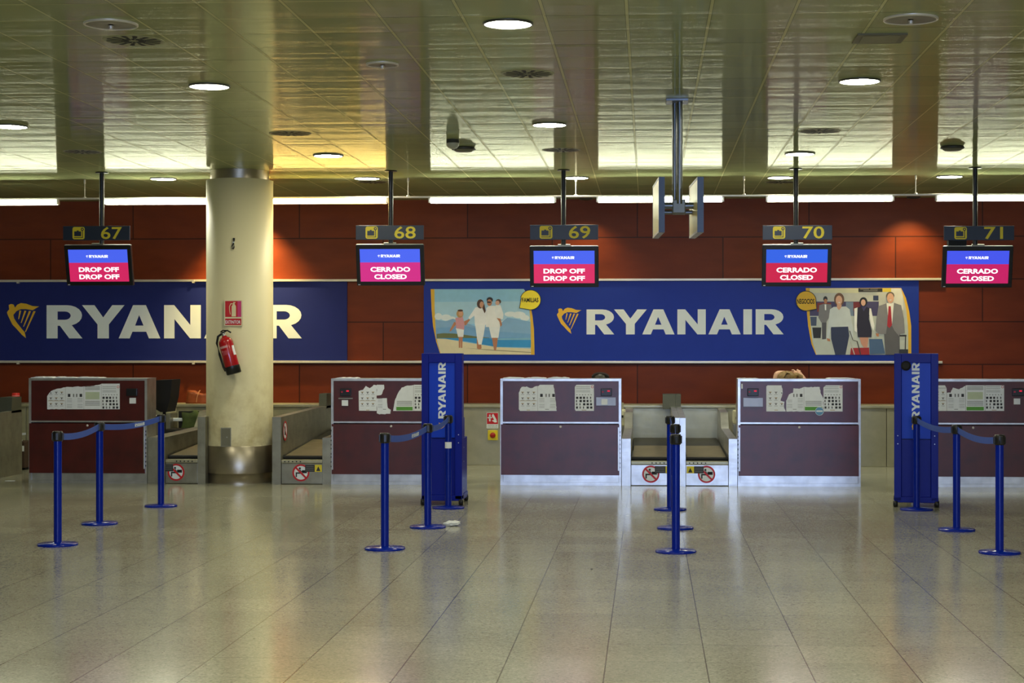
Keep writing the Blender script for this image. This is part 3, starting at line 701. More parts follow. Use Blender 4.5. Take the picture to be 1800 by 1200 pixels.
# steel side cheek next to desk 67
d68, c68 = desk(582, 794, 'check-in desk under the 68 sign, half behind the blue kiosk', -1, 608)
desk_box(d68, c68, 601, 612, 703, 713, WHITEP, 'socket_cover'); desk_box(d68, c68, 595, 620, 699, 701, STEELD, 'label_strip', .006)
sheets(d68, c68, [('A', 630.5, 662, [(631, 721.5), (630.5, 687, 1), (638, 685, 1), (643, 678, 1), (650, 682, 1), (657, 676, 1), (662, 677), (662, 722)]),
                  ('B', 662, 690, [(662.3, 695, 1), (662.3, 676), (675, 676, 1), (675.5, 683, 1), (670, 694, 1)]),
                  ('B', 662, 690, [(662.3, 726, 1), (662.3, 700), (680, 699.5, 1), (682, 717, 1), (687, 720, 1), (686, 727, 1), (667, 728, 1)]),
                  ('C', 695, 727, [(691, 722), (694, 704, 1), (700, 690, 1), (706, 681, 1), (716, 677.5, 1), (727, 676.5), (727, 722)]),
                  ('D', 727.2, 760, [(727.3, 722), (727.3, 676), (760, 676), (760, 722)])])
d69, c69 = desk(879.5, 1092, 'brightly lit check-in desk under the 69 sign, two separate notices', 1, 1066)
desk_box(d69, c69, 1048, 1082.5, 698, 712.5, PANEL, 'label_holder'); desk_box(d69, c69, 1057, 1068, 701, 711, WHITEP, 'socket_cover', .014)
sheets(d69, c69, [('A', 912, 945, [(914, 722, 1), (912, 719), (912, 690, 1), (917, 680, 1), (926, 679, 1), (933, 682, 1), (945, 678), (945, 722)]),
                  ('B', 945.2, 978, [(945.3, 722), (945.3, 679, 1), (949, 676), (973, 676, 1), (975, 690, 1), (978.5, 722)]),
                  ('D', 1010.5, 1044, [(1012, 722), (1010.5, 719), (1010.5, 680, 1), (1013, 676), (1044, 676), (1044, 722)])])
d70, c70 = desk(1297, 1513, 'check-in desk under the 70 sign, torn notices and round sticker', -1, 1323.5)
desk_box(d70, c70, 1306.5, 1341, 699, 714.5, PANEL, 'label_holder'); desk_box(d70, c70, 1303, 1305.5, 674.5, 683, WHITEP, 'white_tape', .006)
sheets(d70, c70, [('A', 1347, 1381, [(1347, 723), (1347, 679, 1), (1349, 677), (1374, 677, 1), (1376, 690, 1), (1372, 704, 1), (1379, 706, 1), (1378, 714, 1), (1381, 723)]),
                  ('B', 1381, 1413, [(1382, 723), (1382, 704, 1), (1387, 693, 1), (1394, 690, 1), (1395, 682, 1), (1405, 683, 1), (1413, 680), (1413, 723, 1)]),
                  ('C', 1413, 1447, [(1413.3, 723), (1413.3, 680, 1), (1441, 680, 1), (1443, 692, 1), (1447, 700, 1), (1447, 723)]),
                  ('D', 1447.3, 1481, [(1447.5, 723), (1447.5, 681, 1), (1452, 677), (1481, 677), (1481, 723)])])
a = at(1440.5, 722.5, YC); mb = MB(); mb.fdisc(a.x - c70, a.z, .048, .048, .0022, WHITE); mb.fdisc(a.x - c70, a.z, .044, .044, .0016, mat('sticker blue', (96, 150, 190), .5)); mb.fbox(a.x - c70 - .035, a.x - c70 + .035, a.z - .008, a.z + .01, .001, WHITE)
mb.build('round_sticker', d70)
d71, c71 = desk(1603, 1818, 'check-in desk at right edge under the 71 sign, behind the blue kiosk', 1, 1789)
desk_box(d71, c71, 1782, 1793, 700, 710.5, WHITEP, 'socket_cover')
sheets(d71, c71, [('A', 1632, 1664, [(1632, 722), (1632, 677), (1661, 677, 1), (1664, 683), (1664, 722)]),
                  ('B', 1664.3, 1697, [(1664.5, 722), (1664.5, 690, 1), (1671, 690, 1), (1675, 681, 1), (1686, 684, 1), (1697, 678), (1697, 722)]),
                  ('C', 1697.2, 1731, [(1697.5, 722), (1697.5, 677), (1731, 677), (1731, 722)]),
                  ('D', 1731.2, 1765, [(1731.5, 722), (1731.5, 677), (1765, 677), (1765, 722)])])

# papers lying along the desk tops
def papers(px0, px1, label, h=.016, n=3):
    t = thing('paper_pile', label, 'papers', (0, 0, 0), group=None)
    a = at(px0, 664, YC).x; b = at(px1, 664, YC).x; o = None
    mb = MB()
    for i in range(n):
        u0 = a + (b - a) * i / n + random.uniform(0, .03); u1 = a + (b - a) * (i + 1) / n - random.uniform(0, .02)
        k = 8; y0, y1 = YC + .03, YC + .27; vs = []; fs = []
        hs = [h * random.uniform(.55, 1.1) * (0.5 if j in (0, k) else 1) for j in range(k + 1)]
        for j in range(k + 1):
            x = u0 + (u1 - u0) * j / k
            vs += [(x, y0, 1.206), (x, y0, 1.206 + hs[j]), (x, y1, 1.206 + hs[j] * .8), (x, y1, 1.206)]
        for j in range(k):
            p = j * 4
            for s_ in range(4): fs.append((p + s_, p + (s_ + 1) % 4, p + 4 + (s_ + 1) % 4, p + 4 + s_))
        fs += [(3, 2, 1, 0), (k * 4, k * 4 + 1, k * 4 + 2, k * 4 + 3)]
        mb.add(vs, fs, WHITEP)
    bpy.data.objects.remove(t)
    return tag(mb.build('paper_pile'), label, 'papers')
papers(52, 175, 'loose white papers on top of the desk under the 67 sign', .016)
papers(586, 628, 'small heap of white papers on top of the desk under 68', .012, 1)
papers(882, 1000, 'row of loose white papers on top of the desk under 69', .018)
papers(1297, 1336, 'thin white papers at the left end of the desk under 70', .010, 1)
papers(1455, 1505, 'crinkled white papers at the right end of the desk under 70', .014, 1)

# ------------------------------------------------------------------ weigh conveyors
def nosign(mb, cx, cz, r, y, flip=1):
    mb.fdisc(cx, cz, r, r, y, WHITE, 32)
    def b(pts, yy=y - .0008, m=INK): mb.flat([[(cx + p[0] * r * flip, cz + p[1] * r) for p in pts]], yy, m)
    mb.fdisc(cx - .13 * r * flip, cz + .5 * r, .13 * r, .13 * r, y - .0008, INK, 14)
    b([(-.24, .34), (-.02, .34), (.1, -.08), (-.2, -.08)]); b([(-.24, -.12), (.08, -.12), (.08, .05), (-.62, .05), (-.62, -.5), (-.46, -.5), (-.46, -.12)])
    b([(.0, .1), (.62, .1), (.62, .2), (.0, .2)]) ; b([(.12, -.05), (.7, -.05), (.7, .3), (.12, .3)])
    mb.fring(cx, cz, r * .80, r, y - .0016, RED, 32)
    a = .62 * r; s_ = .075 * r
    mb.flat([[(cx - a - s_, cz + a - s_), (cx - a + s_, cz + a + s_), (cx + a + s_, cz - a + s_), (cx + a - s_, cz - a - s_)]], y - .002, RED)
def conveyor(lowx, tallx, label, lowt, tallt, belt_end=.37, sign_px=None, lab_px=None, st=STEEL, stall=None, depth=None):
    """lowx: outer x at the low guard (desk side); tallx: outer x at the tall guard"""
    sg = 1 if tallx > lowx else -1; W = abs(tallx - lowx); base = min(lowx, tallx)
    t = thing('weigh_conveyor', label, 'conveyor', ((lowx + tallx) / 2, YC, 0)); cx = (lowx + tallx) / 2; YE = min(1.75, (depth or 9) - .02)
    la, lb = lowx - cx, lowx - cx + sg * lowt; ta, tb = tallx - cx - sg * tallt, tallx - cx; D = depth or (YB - .04 - YC)
    MB().prism([(0, 0), (0, .53), (2.0, .55), (2.25, .74), (D, .76), (D, 0)] if D > 2.3 else [(0, 0), (0, .53), (D, .54), (D, 0)], 'x', min(la, lb), max(la, lb), st).build('low_guard', t)
    g = MB().prism([(0, 0), (0, .765), (min(2.3, D - .02), .79), (D, .79), (D, 0)], 'x', min(ta, tb), max(ta, tb), stall or st)
    g = g.build('tall_guard', t)
    i0, i1 = min(lb, ta) + .004, max(lb, ta) - .004
    MB().bbox(i0, i1, .015, .05, .005, .236, st, .003).build('front_panel', t)
    mb = MB(); mb.bbox(i0, i1, .005, .11, .24, .278, CREAMST, .006)
    n0 = i1 - .02 if sg > 0 else i0 + .26
    for k in range(5): mb.lathe([(.008, 0), (.008, .003)], BLACKM, 8, mtx=Matrix.Translation((n0 - .04 - k * .045, .004, .258)) @ Matrix.Rotation(PI / 2, 4, 'X'))
    mb.build('front_ledge', t)
    MB().tube([(i0, .13, .298), (i1, .13, .298)], .021, BLACKM, 14).build('end_roller', t)
    mb = MB(); mb.add([(i0 + .02, .13, .318), (i1 - .02, .13, .318), (i1 - .02, YE, .318 + (belt_end - .318) * .6), (i0 + .02, YE, .318 + (belt_end - .318) * .6)], [(0, 1, 2, 3)], RUBBER)
    mb.box(i0, i1, .14, YE, .26, .29, STEELD); mb.build('weigh_belt', t)
    if D > 2.3: mb = MB(); mb.prism([(1.8, .26), (1.8, .30 + (belt_end - .318) * .7), (D, belt_end), (D, .26)], 'x', i0 + .01, i1 - .01, RUBBERD); mb.build('feed_belt', t)
    mb = MB(); mb.prism([(D - .35, .76), (D - .33, .95), (D - .02, .95), (D - .02, .76)], 'x', min(ta, tb) - (.10 if sg > 0 else 0), max(ta, tb) + (.0 if sg > 0 else .0), mat('grey green cover', (74, 76, 62), .5)); mb.build('end_cover', t)
    if sign_px:
        q = at(sign_px, 831.5, YC); mb = MB(); nosign(mb, q.x - cx, .131, .098, .0145); mb.build('prohibition_sign', t)
    if lab_px:
        a_, b_, c_, d_ = lab_px; xs_ = [at(v, 824, YC).x - cx for v in (a_, b_, c_, d_)]
        mb = MB(); mb.fbox(min(xs_[0], xs_[1]), max(xs_[0], xs_[1]), .142, .222, .0105, mat('dark label', (52, 52, 52), .5)); mb.fbox(min(xs_[2], xs_[3]), max(xs_[2], xs_[3]), .142, .222, .0105, YELLOW)
        xm = (xs_[2] + xs_[3]) / 2
        mb.flat([[(xm - .025, .152), (xm + .025, .152), (xm, .205)]], .0098, INK)
        for k in range(3): mb.fbox(min(xs_[0], xs_[1]) + .01, max(xs_[0], xs_[1]) - .012, .16 + k * .02, .164 + k * .02, .0098, GREYP)
        mb.build('warning_label', t)
    return t
X = lambda px: at(px, 700, YC).x
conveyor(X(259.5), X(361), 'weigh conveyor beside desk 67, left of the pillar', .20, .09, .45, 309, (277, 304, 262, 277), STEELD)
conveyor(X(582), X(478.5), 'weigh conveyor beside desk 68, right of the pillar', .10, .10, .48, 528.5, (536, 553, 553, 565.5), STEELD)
conveyor(X(1093), X(1194.6), 'left of two bright conveyors between desks 69 and 70', .10, .065, .37, 1144, (1151, 1170, 1170, 1183))
conveyor(X(1296), X(1195), 'right of two bright conveyors between desks 69 and 70', .095, .065, .37, 1242, (1220, 1237, 1207, 1220))
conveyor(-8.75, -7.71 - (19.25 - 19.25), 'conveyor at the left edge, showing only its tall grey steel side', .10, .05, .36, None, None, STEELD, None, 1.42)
# ledge fillers and agent terminal boxes
# sign stuck on tall guard inner side right of the pillar
q = at(500, 760, YC + .12); mb = MB()
tallx = X(478.5) + .10
mb.fdisc(0, 0, .115, .115, 0, WHITE, 28); mb.fring(0, 0, .09, .115, -.001, RED, 28); mb.flat([[(-.07, .055), (-.055, .07), (.07, -.055), (.055, -.07)]], -.0015, RED)
mb.flat([[(-.03, -.05), (.03, -.05), (.01, .05), (-.02, .05)]], -.0008, INK)
tag(mb.build('guard_sticker', loc=(tallx + .006, YC + .2, .60), rot=(0, 0, PI / 2)), 'round red and white sticker on the dark conveyor guard right of the pillar', 'sticker')

# agent terminals standing behind the pair of bright conveyors
def terminal(px0, px1, py0, py1, Y, label, m=STEELD, cream=True):
    a = at(px0, py1, Y); b = at(px1, py0, Y)
    t = thing('agent_printer', label, 'printer', ((a.x + b.x) / 2, Y, 0)); w = (b.x - a.x) / 2
    MB().bbox(-w, w, 0, .35, 0, a.z + .02, m, .006).build('stand', t)
    mb = MB(); mb.bbox(-w + .005, w - .005, .02, .33, a.z + .02, b.z, mat('cream plastic', (206, 202, 168), .45), .02); mb.box(-w + .03, w - .03, .012, .03, b.z - .10, b.z - .07, BLACKM)
    mb.build('housing', t); MB().prism([(0.05, b.z), (.02, b.z + .09), (.04, b.z + .09), (.12, b.z)], 'x', -w + .03, w - .03, mat('cream plastic', (206, 202, 168), .45)).build('paper_guide', t)
    return t
terminal(1289, 1320, 722, 748, 20.4, 'cream printer on a grey stand behind the right-hand bright conveyor')
terminal(1076, 1100, 720, 752, 21.5, 'cream printer on a grey stand behind the desk under 69')
terminal(288, 299, 708, 730, 21.9, 'cream cabinet and printer behind the conveyor left of the pillar')

# black monitor hood beside desk 67
t = thing('hooded_monitor', 'black tapered monitor hood on a stalk beside the desk under 67', 'monitor', (at(287, 700, 20.2).x, 20.2, 0))
a = at(273, 668, 20.2); b = at(303, 724, 20.2); cxx = at(287, 700, 20.2).x
mb = MB(); mb.prism([(a.x - cxx, b.z + .04), (a.x - cxx, a.z), (b.x - cxx, a.z + .008), (b.x - cxx - .02, a.z - .2), (.045, b.z), (-.03, b.z)], 'y', -.02, .36, BLACKM); mb.build('hood', t)
MB().tube([(-.03, .15, 0), (-.03, .15, b.z + .02)], .02, BLACKM).build('stalk', t)
MB().lathe([(.08, 0), (.08, .015), (.03, .03)], BLACKM, 20, c=(-.03, .15, 0)).build('base', t)

# things at the left edge
a = at(28, 713, YB + .1); mb = MB(); mb.lathe([(.047, 0), (.05, .004), (.05, .135), (.046, .14)], mat('red tin', (226, 44, 36), .45, noise=.05), 20)
mb.lathe([(.051, .10), (.051, .104)], WHITE, 20, cap=False)
tag(mb.build('red_tin', loc=(a.x, YB + .1, .801)), 'bright red cylindrical tin standing on the cream ledge at far left', 'tin')
qa = at(21, 830, 21.2); qb = at(43, 782, 21.2)
t = thing('waste_box', 'dark brown box with torn white tape on the floor at far left', 'box', ((qa.x + qb.x) / 2, 21.2, 0)); hw = (qb.x - qa.x) / 2
MB().bbox(-hw, hw, 0, .35, .03, .36, mat('dark brown card', (66, 46, 34), .7), .008).build('body', t)
mb = MB(); mb.prism([(-hw, .36), (-hw, .40), (0, .38), (hw * .6, .39), (hw * .6, .37), (0, .36)], 'y', -.01, .02, WHITEP); mb.prism([(-.01, .38), (.02, .56), (.035, .6), (.04, .55), (.01, .39)], 'y', -.005, .0, WHITEP); mb.prism([(.02, .44), (.10, .45), (.10, .475), (.05, .475), (.02, .455)], 'y', -.006, -.001, WHITEP); mb.build('torn_tape', t)
MB().box(hw - .06, hw - .005, -.004, 0, .24, .31, WHITEP).build('label', t)
MB().box(-.04, .05, .1, .25, 0, .03, BLACKM).build('foot', t)

# leather bag and green jacket behind desk 67
BROWN = mat('tan brown leather', (150, 74, 36), .35, noise=.2, nscale=14)
a = at(315, 726, 22.2); b = at(372, 702, 22.2); z0 = .80
t = thing('leather_handbag', 'tan brown leather handbag on the cream ledge, left of the pillar', 'bag', ((a.x + b.x) / 2, YB + .2, .801)); hw = (b.x - a.x) / 2
bm = bmesh.new(); bmesh.ops.create_cube(bm, size=1); bmesh.ops.subdivide_edges(bm, edges=bm.edges[:], cuts=5, use_grid_fill=True)
for v in bm.verts:
    x, y, z = v.co; k = 1 - .25 * (z + .5); s_ = 1 - .2 * abs(x * 2) ** 3
    v.co = Vector((x * 2 * hw * (1 - .08 * (z + .5)), y * .22 * k * s_, (z + .5) * .15 - .03 * (z > .4) * math.cos(x * 7) + random.uniform(-.003, .003)))
MB().bm(bm, BROWN, smooth=True).build('bag_body', t)
mb = MB()
for sx_ in (-.3, .45): mb = MB().tube([(sx_ * hw, -.11, .02), (sx_ * hw + .01, -.115, .09), (sx_ * hw + .03, -.09, .16), (sx_ * hw + .02, .0, .17)], .008, mat('pale strap leather', (196, 130, 84), .4), 8); mb.build('strap', t)
JG = mat('olive green jacket', (70, 84, 40), .85, noise=.3, nscale=9)
t = thing('office_chair', 'chair with white backrest left of the pillar, behind conveyor 67', 'chair', (at(322, 750, 21.85).x, 21.85, 0))
MB().bbox(-.22, .22, -.22, .22, .44, .50, BLACKM, .02).build('seat', t)
mb = MB(); mb.bbox(-.2, .2, .19, .25, .585, .63, WHITE, .012); mb.bbox(-.12, .16, .205, .235, .46, .72, BLACKM, .01); mb.build('backrest', t)
MB().tube([(0, 0, .06), (0, 0, .44)], .025, STEELD).build('column', t)
for k in range(5):
    an = 2 * PI * k / 5; mb = MB(); mb.tube([(0, 0, .08), (.27 * math.cos(an), .27 * math.sin(an), .055)], .016, BLACKM, 8); mb.ball((.27 * math.cos(an), .27 * math.sin(an), .028), .027, BLACKM); mb.build('leg', t)
bm = bmesh.new(); bmesh.ops.create_grid(bm, x_segments=14, y_segments=18, size=.5)
for v in bm.verts:
    u, w_ = v.co.x * 2, v.co.y * 2       # -1..1
    s_ = (w_ + 1) / 2; ln = s_ * .9
    z = .735 - abs(ln - .42) * .62 ; y = .225 + (.05 if ln > .42 else -.05) * min(1, abs(ln - .42) * 8) 
    v.co = Vector((.05 + u * .115 * (1 + .5 * abs(ln - .42)) + .02 * math.sin(9 * s_), y + .005 * math.sin(u * 5 + s_ * 4), z + .008 * math.sin(u * 3)))
o = MB().bm(bm, JG, smooth=True).build('green_jacket', loc=t.location)
o.modifiers.new('s', 'SOLIDIFY').thickness = .012
tag(o, 'olive green jacket draped over the chair back left of the pillar', 'jacket')

# emergency stop on the casing
a = at(855.5, 745, YB); b = at(876, 725, YB); t = thing('emergency_notice', 'red pictogram notice with white hand on the casing beside desk 69', 'sign', ((a.x + b.x) / 2, YB - .006, (a.z + b.z) / 2))
hw = (b.x - a.x) / 2; hz = (b.z - a.z) / 2
mb = MB(); mb.bbox(-hw, hw, 0, .006, -hz - .056, hz, WHITE, .001); mb.fbox(-hw + .004, hw - .004, -hz, hz - .004, -.0006, RED)
mb.fdisc(-.035, .01, .018, .018, -.0012, WHITE); mb.fbox(-.045, -.025, -.04, .05, -.0012, WHITE); mb.fbox(-.065, -.005, .003, .015, -.0014, WHITE)
mb.flat([[(.0, .055), (.012, .06), (.05, -.01), (.06, -.05), (.03, -.055), (-.01, -.03), (.02, -.02), (.012, .0), (-.01, .03)]], -.0016, WHITE)
text(mb, 'PARADA DE', -hw + .012, hw - .012, -hz - .024, -hz - .012, -.0012, INK, 0); text(mb, 'EMERGENCIA', -hw + .012, hw - .012, -hz - .046, -hz - .034, -.0012, INK, 0)
mb.build('plate', t)
a = at(866.5, 764.5, YB); t = thing('emergency_stop_button', 'yellow square box with round red button on the casing beside desk 69', 'button', (a.x, YB - .03, a.z))
MB().bbox(-.066, .066, 0, .03, -.066, .066, YELLOW, .008).build('box', t)
MB().lathe([(.036, 0), (.036, .012), (.028, .022), (.0, .026)], mat('button red', (170, 30, 26), .35), 24, mtx=Matrix.Translation((0, 0, 0)) @ Matrix.Rotation(PI / 2, 4, 'X')).build('push_button', t)

# ------------------------------------------------------------------ people behind desks
def person(loc, label, hair_m, cloth_m, pose, rotz=0):
    t = thing('person', label, 'person', loc, rotz)
    J = pose
    names = list(J.keys()); idx = {n_: i for i, n_ in enumerate(names)}
    me = bpy.data.meshes.new('body')
    E = [('pelvis', 'waist'), ('waist', 'chest'), ('chest', 'neck'), ('neck', 'skull'), ('skull', 'crown')]
    for s_ in 'lr':
        E += [('chest', 'sh' + s_), ('sh' + s_, 'el' + s_), ('el' + s_, 'wr' + s_), ('wr' + s_, 'pa' + s_), ('pelvis', 'hip' + s_), ('hip' + s_, 'kn' + s_), ('kn' + s_, 'an' + s_), ('an' + s_, 'to' + s_)]
        for k in range(4): E += [('pa' + s_, 'f%d' % k + s_), ('f%d' % k + s_, 'g%d' % k + s_)]
        E += [('wr' + s_, 'th' + s_)]
    me.from_pydata([J[n_][0] for n_ in names], [(idx[a_], idx[b_]) for a_, b_ in E], [])
    me.materials.append(SKIN)
    o = bpy.data.objects.new('body', me); C.objects.link(o); o.parent = t
    sk = o.modifiers.new('skin', 'SKIN'); sk.use_smooth_shade = True
    for i, n_ in enumerate(names):
        r = J[n_][1]; d = me.skin_vertices[0].data[i]; d.radius = (r, r) if not isinstance(r, tuple) else r; d.use_root = (n_ == 'pelvis')
    sb = o.modifiers.new('sub', 'SUBSURF'); sb.levels = 1; sb.render_levels = 2
    # clothing: torso, sleeves
    cl = bpy.data.meshes.new('blouse')
    cn = ['pelvis', 'waist', 'chest', 'shl', 'ell', 'shr', 'elr']; ci = {n_: i for i, n_ in enumerate(cn)}
    pts = [Vector(J[n_][0]) for n_ in cn]
    pts[4] = pts[3].lerp(pts[4], .6); pts[6] = pts[5].lerp(pts[6], .6)
    cl.from_pydata(pts, [(0, 1), (1, 2), (2, 3), (3, 4), (2, 5), (5, 6)], []); cl.materials.append(cloth_m)
    c = bpy.data.objects.new('blouse', cl); C.objects.link(c); c.parent = t
    k = c.modifiers.new('skin', 'SKIN'); k.use_smooth_shade = True
    for i, n_ in enumerate(cn):
        r = J[n_][1]; r = r if isinstance(r, tuple) else (r, r); d = cl.skin_vertices[0].data[i]; d.radius = (r[0] + .014, r[1] + .014); d.use_root = (i == 0)
    s2 = c.modifiers.new('sub', 'SUBSURF'); s2.levels = 1; s2.render_levels = 2
    tr = bpy.data.meshes.new('trousers'); cn = ['waist', 'pelvis', 'hipl', 'knl', 'anl', 'hipr', 'knr', 'anr']
    tr.from_pydata([J[n_][0] for n_ in cn], [(0, 1), (1, 2), (2, 3), (3, 4), (1, 5), (5, 6), (6, 7)], []); tr.materials.append(CLOTHN)
    c = bpy.data.objects.new('trousers', tr); C.objects.link(c); c.parent = t; c.modifiers.new('skin', 'SKIN').use_smooth_shade = True
    for i, n_ in enumerate(cn):
        r = J[n_][1]; r = r if isinstance(r, tuple) else (r, r); d = tr.skin_vertices[0].data[i]; d.radius = (r[0] + .012, r[1] + .012); d.use_root = (i == 1)
    s2 = c.modifiers.new('sub', 'SUBSURF'); s2.levels = 1; s2.render_levels = 2
    return t
def pose_sit(head, arms):
    """seated figure facing -y (towards the camera side), origin on the floor under the pelvis"""
    J = {'pelvis': ((0, 0, .52), (.15, .12)), 'waist': ((0, .0, .70), (.125, .10)), 'chest': ((0, -.03, .90), (.15, .11)), 'neck': (head[0], .052), 'skull': (head[1], (.072, .085)), 'crown': (head[2], (.062, .075))}
    for s_, g in (('l', -1), ('r', 1)):
        sh, el, wr, pa = arms[s_]
        J['sh' + s_] = (sh, .055); J['el' + s_] = (el, .040); J['wr' + s_] = (wr, .026); J['pa' + s_] = (pa, (.034, .018))
        d = (Vector(pa) - Vector(wr)).normalized(); sd = d.cross(Vector((0, 1, .2))).normalized()
        for k in range(4):
            o_ = Vector(pa) + sd * (-.03 + .02 * k) + d * .035; L = (.030, .036, .034, .026)[k]
            J['f%d' % k + s_] = (tuple(o_), .0095); J['g%d' % k + s_] = (tuple(o_ + d * L + Vector((0, -.01, -.012))), .008)
        J['th' + s_] = (tuple(Vector(wr) + d * .05 - sd * .05), .011)
        J['hip' + s_] = ((g * .10, -.02, .50), .095); J['kn' + s_] = ((g * .13, -.42, .50), .065); J['an' + s_] = ((g * .12, -.40, .08), .042); J['to' + s_] = ((g * .12, -.56, .035), .034)
    return J
def chair_for(loc, label):
    t = thing('office_chair', label, 'chair', loc)
    MB().bbox(-.23, .23, -.22, .22, .36, .415, BLACKM, .02).build('seat', t); MB().bbox(-.2, .2, .23, .27, .5, .85, BLACKM, .02).build('backrest', t)
    mb = MB(); mb.tube([(0, 0, .08), (0, 0, .37)], .025, STEELD); mb.tube([(0, .1, .38), (0, .27, .4), (0, .26, .6)], .018, STEELD); mb.build('column', t)
    for k in range(5):
        an = 2 * PI * k / 5; mb = MB(); mb.tube([(0, 0, .08), (.27 * math.cos(an), .27 * math.sin(an), .055)], .016, BLACKM, 8); mb.ball((.27 * math.cos(an), .27 * math.sin(an), .028), .027, BLACKM); mb.build('leg', t)
YPn = 20.35
def rel(px, py, Y, o):
    a_ = at(px, py, Y); return (a_.x - o.x, Y - o.y, a_.z)
# woman behind desk 70, head bowed, hands gathering her hair
o7 = Vector((at(1385, 660, YPn).x, YPn + .1, 0))
arms = {'l': (rel(1364, 690, YPn, o7), rel(1365, 655.5, YPn, o7), rel(1391, 656, YPn + .14, o7), rel(1399, 655.5, YPn + .13, o7)),
        'r': (rel(1407, 690, YPn, o7), rel(1414, 668, YPn + .02, o7), rel(1406, 657.5, YPn + .06, o7), rel(1399, 655.5, YPn + .08, o7))}
hd = (rel(1386, 681, YPn - .0, o7), rel(1384, 668, YPn - .07, o7), rel(1383, 663.5, YPn - .10, o7))
p70 = person(o7, 'woman in white blouse bowed behind desk 70, hands gathering blonde hair', HAIRB, CLOTHW, pose_sit(hd, arms))
h = MB(); c0 = Vector(hd[2])
h.ball((c0.x + .0, c0.y + .02, c0.z - .008), .102, HAIRB, 1.12, 1.0, .88, 3)
for k in range(26):
    an = -1.2 + k * .095
    h.tube([(c0.x - .10 * math.cos(an * .8), c0.y - .06 + .004 * k, c0.z + .03 + .03 * math.sin(an) - .03), (c0.x - .01, c0.y - .085 + .006 * k, c0.z + .076 - .0012 * abs(k - 12)), (c0.x + .10, c0.y + .02 + .004 * k, c0.z + .035 - .002 * k)], .009, HAIRB, 6)
q0 = Vector(rel(1400, 658, YPn + .04, o7)); q1 = Vector(rel(1412, 670, YPn + .02, o7))
h.tube([c0 + Vector((.07, .03, .0)), q0, q0.lerp(q1, .5) + Vector((.012, 0, .01)), q1, q1 + Vector((.015, 0, -.12))], [.03, .026, .034, .030, .012], HAIRB, 12)
h.build('hair', p70)
chair_for(o7, 'black office chair under the woman behind desk 70')
# colleague behind desk 69, only the top of the head shows
o6 = Vector((at(1055, 660, YPn).x, YPn + .1, 0))
arms = {'l': ((-.17, -.02, .98), (-.22, -.12, .74), (-.12, -.33, .79), (-.06, -.40, .79)), 'r': ((.17, -.02, .98), (.22, -.12, .74), (.12, -.33, .79), (.06, -.40, .79))}
hd = ((0, -.03, 1.03), (0, -.06, 1.12), (.0, -.06, 1.17))
p69 = person(o6, 'dark-haired person behind desk 69, only the top of the head showing', HAIRD, CLOTHN, pose_sit(hd, arms))
h = MB(); h.ball((0, -.045, 1.160), .096, HAIRD, .95, 1.06, 1.02, 3)
for k in range(15): an = -1.3 + k * .186; h.tube([(.088 * math.sin(an), -.10, 1.20 + .035 * math.cos(an)), (.096 * math.sin(an), -.04, 1.21 + .048 * math.cos(an) - .005), (.1 * math.sin(an), .05, 1.13 + .02 * math.cos(an)), (.09 * math.sin(an), .05, 1.04)], .012, HAIRD, 6)
h.build('hair', p69)
chair_for(o6, 'black office chair under the person behind desk 69')

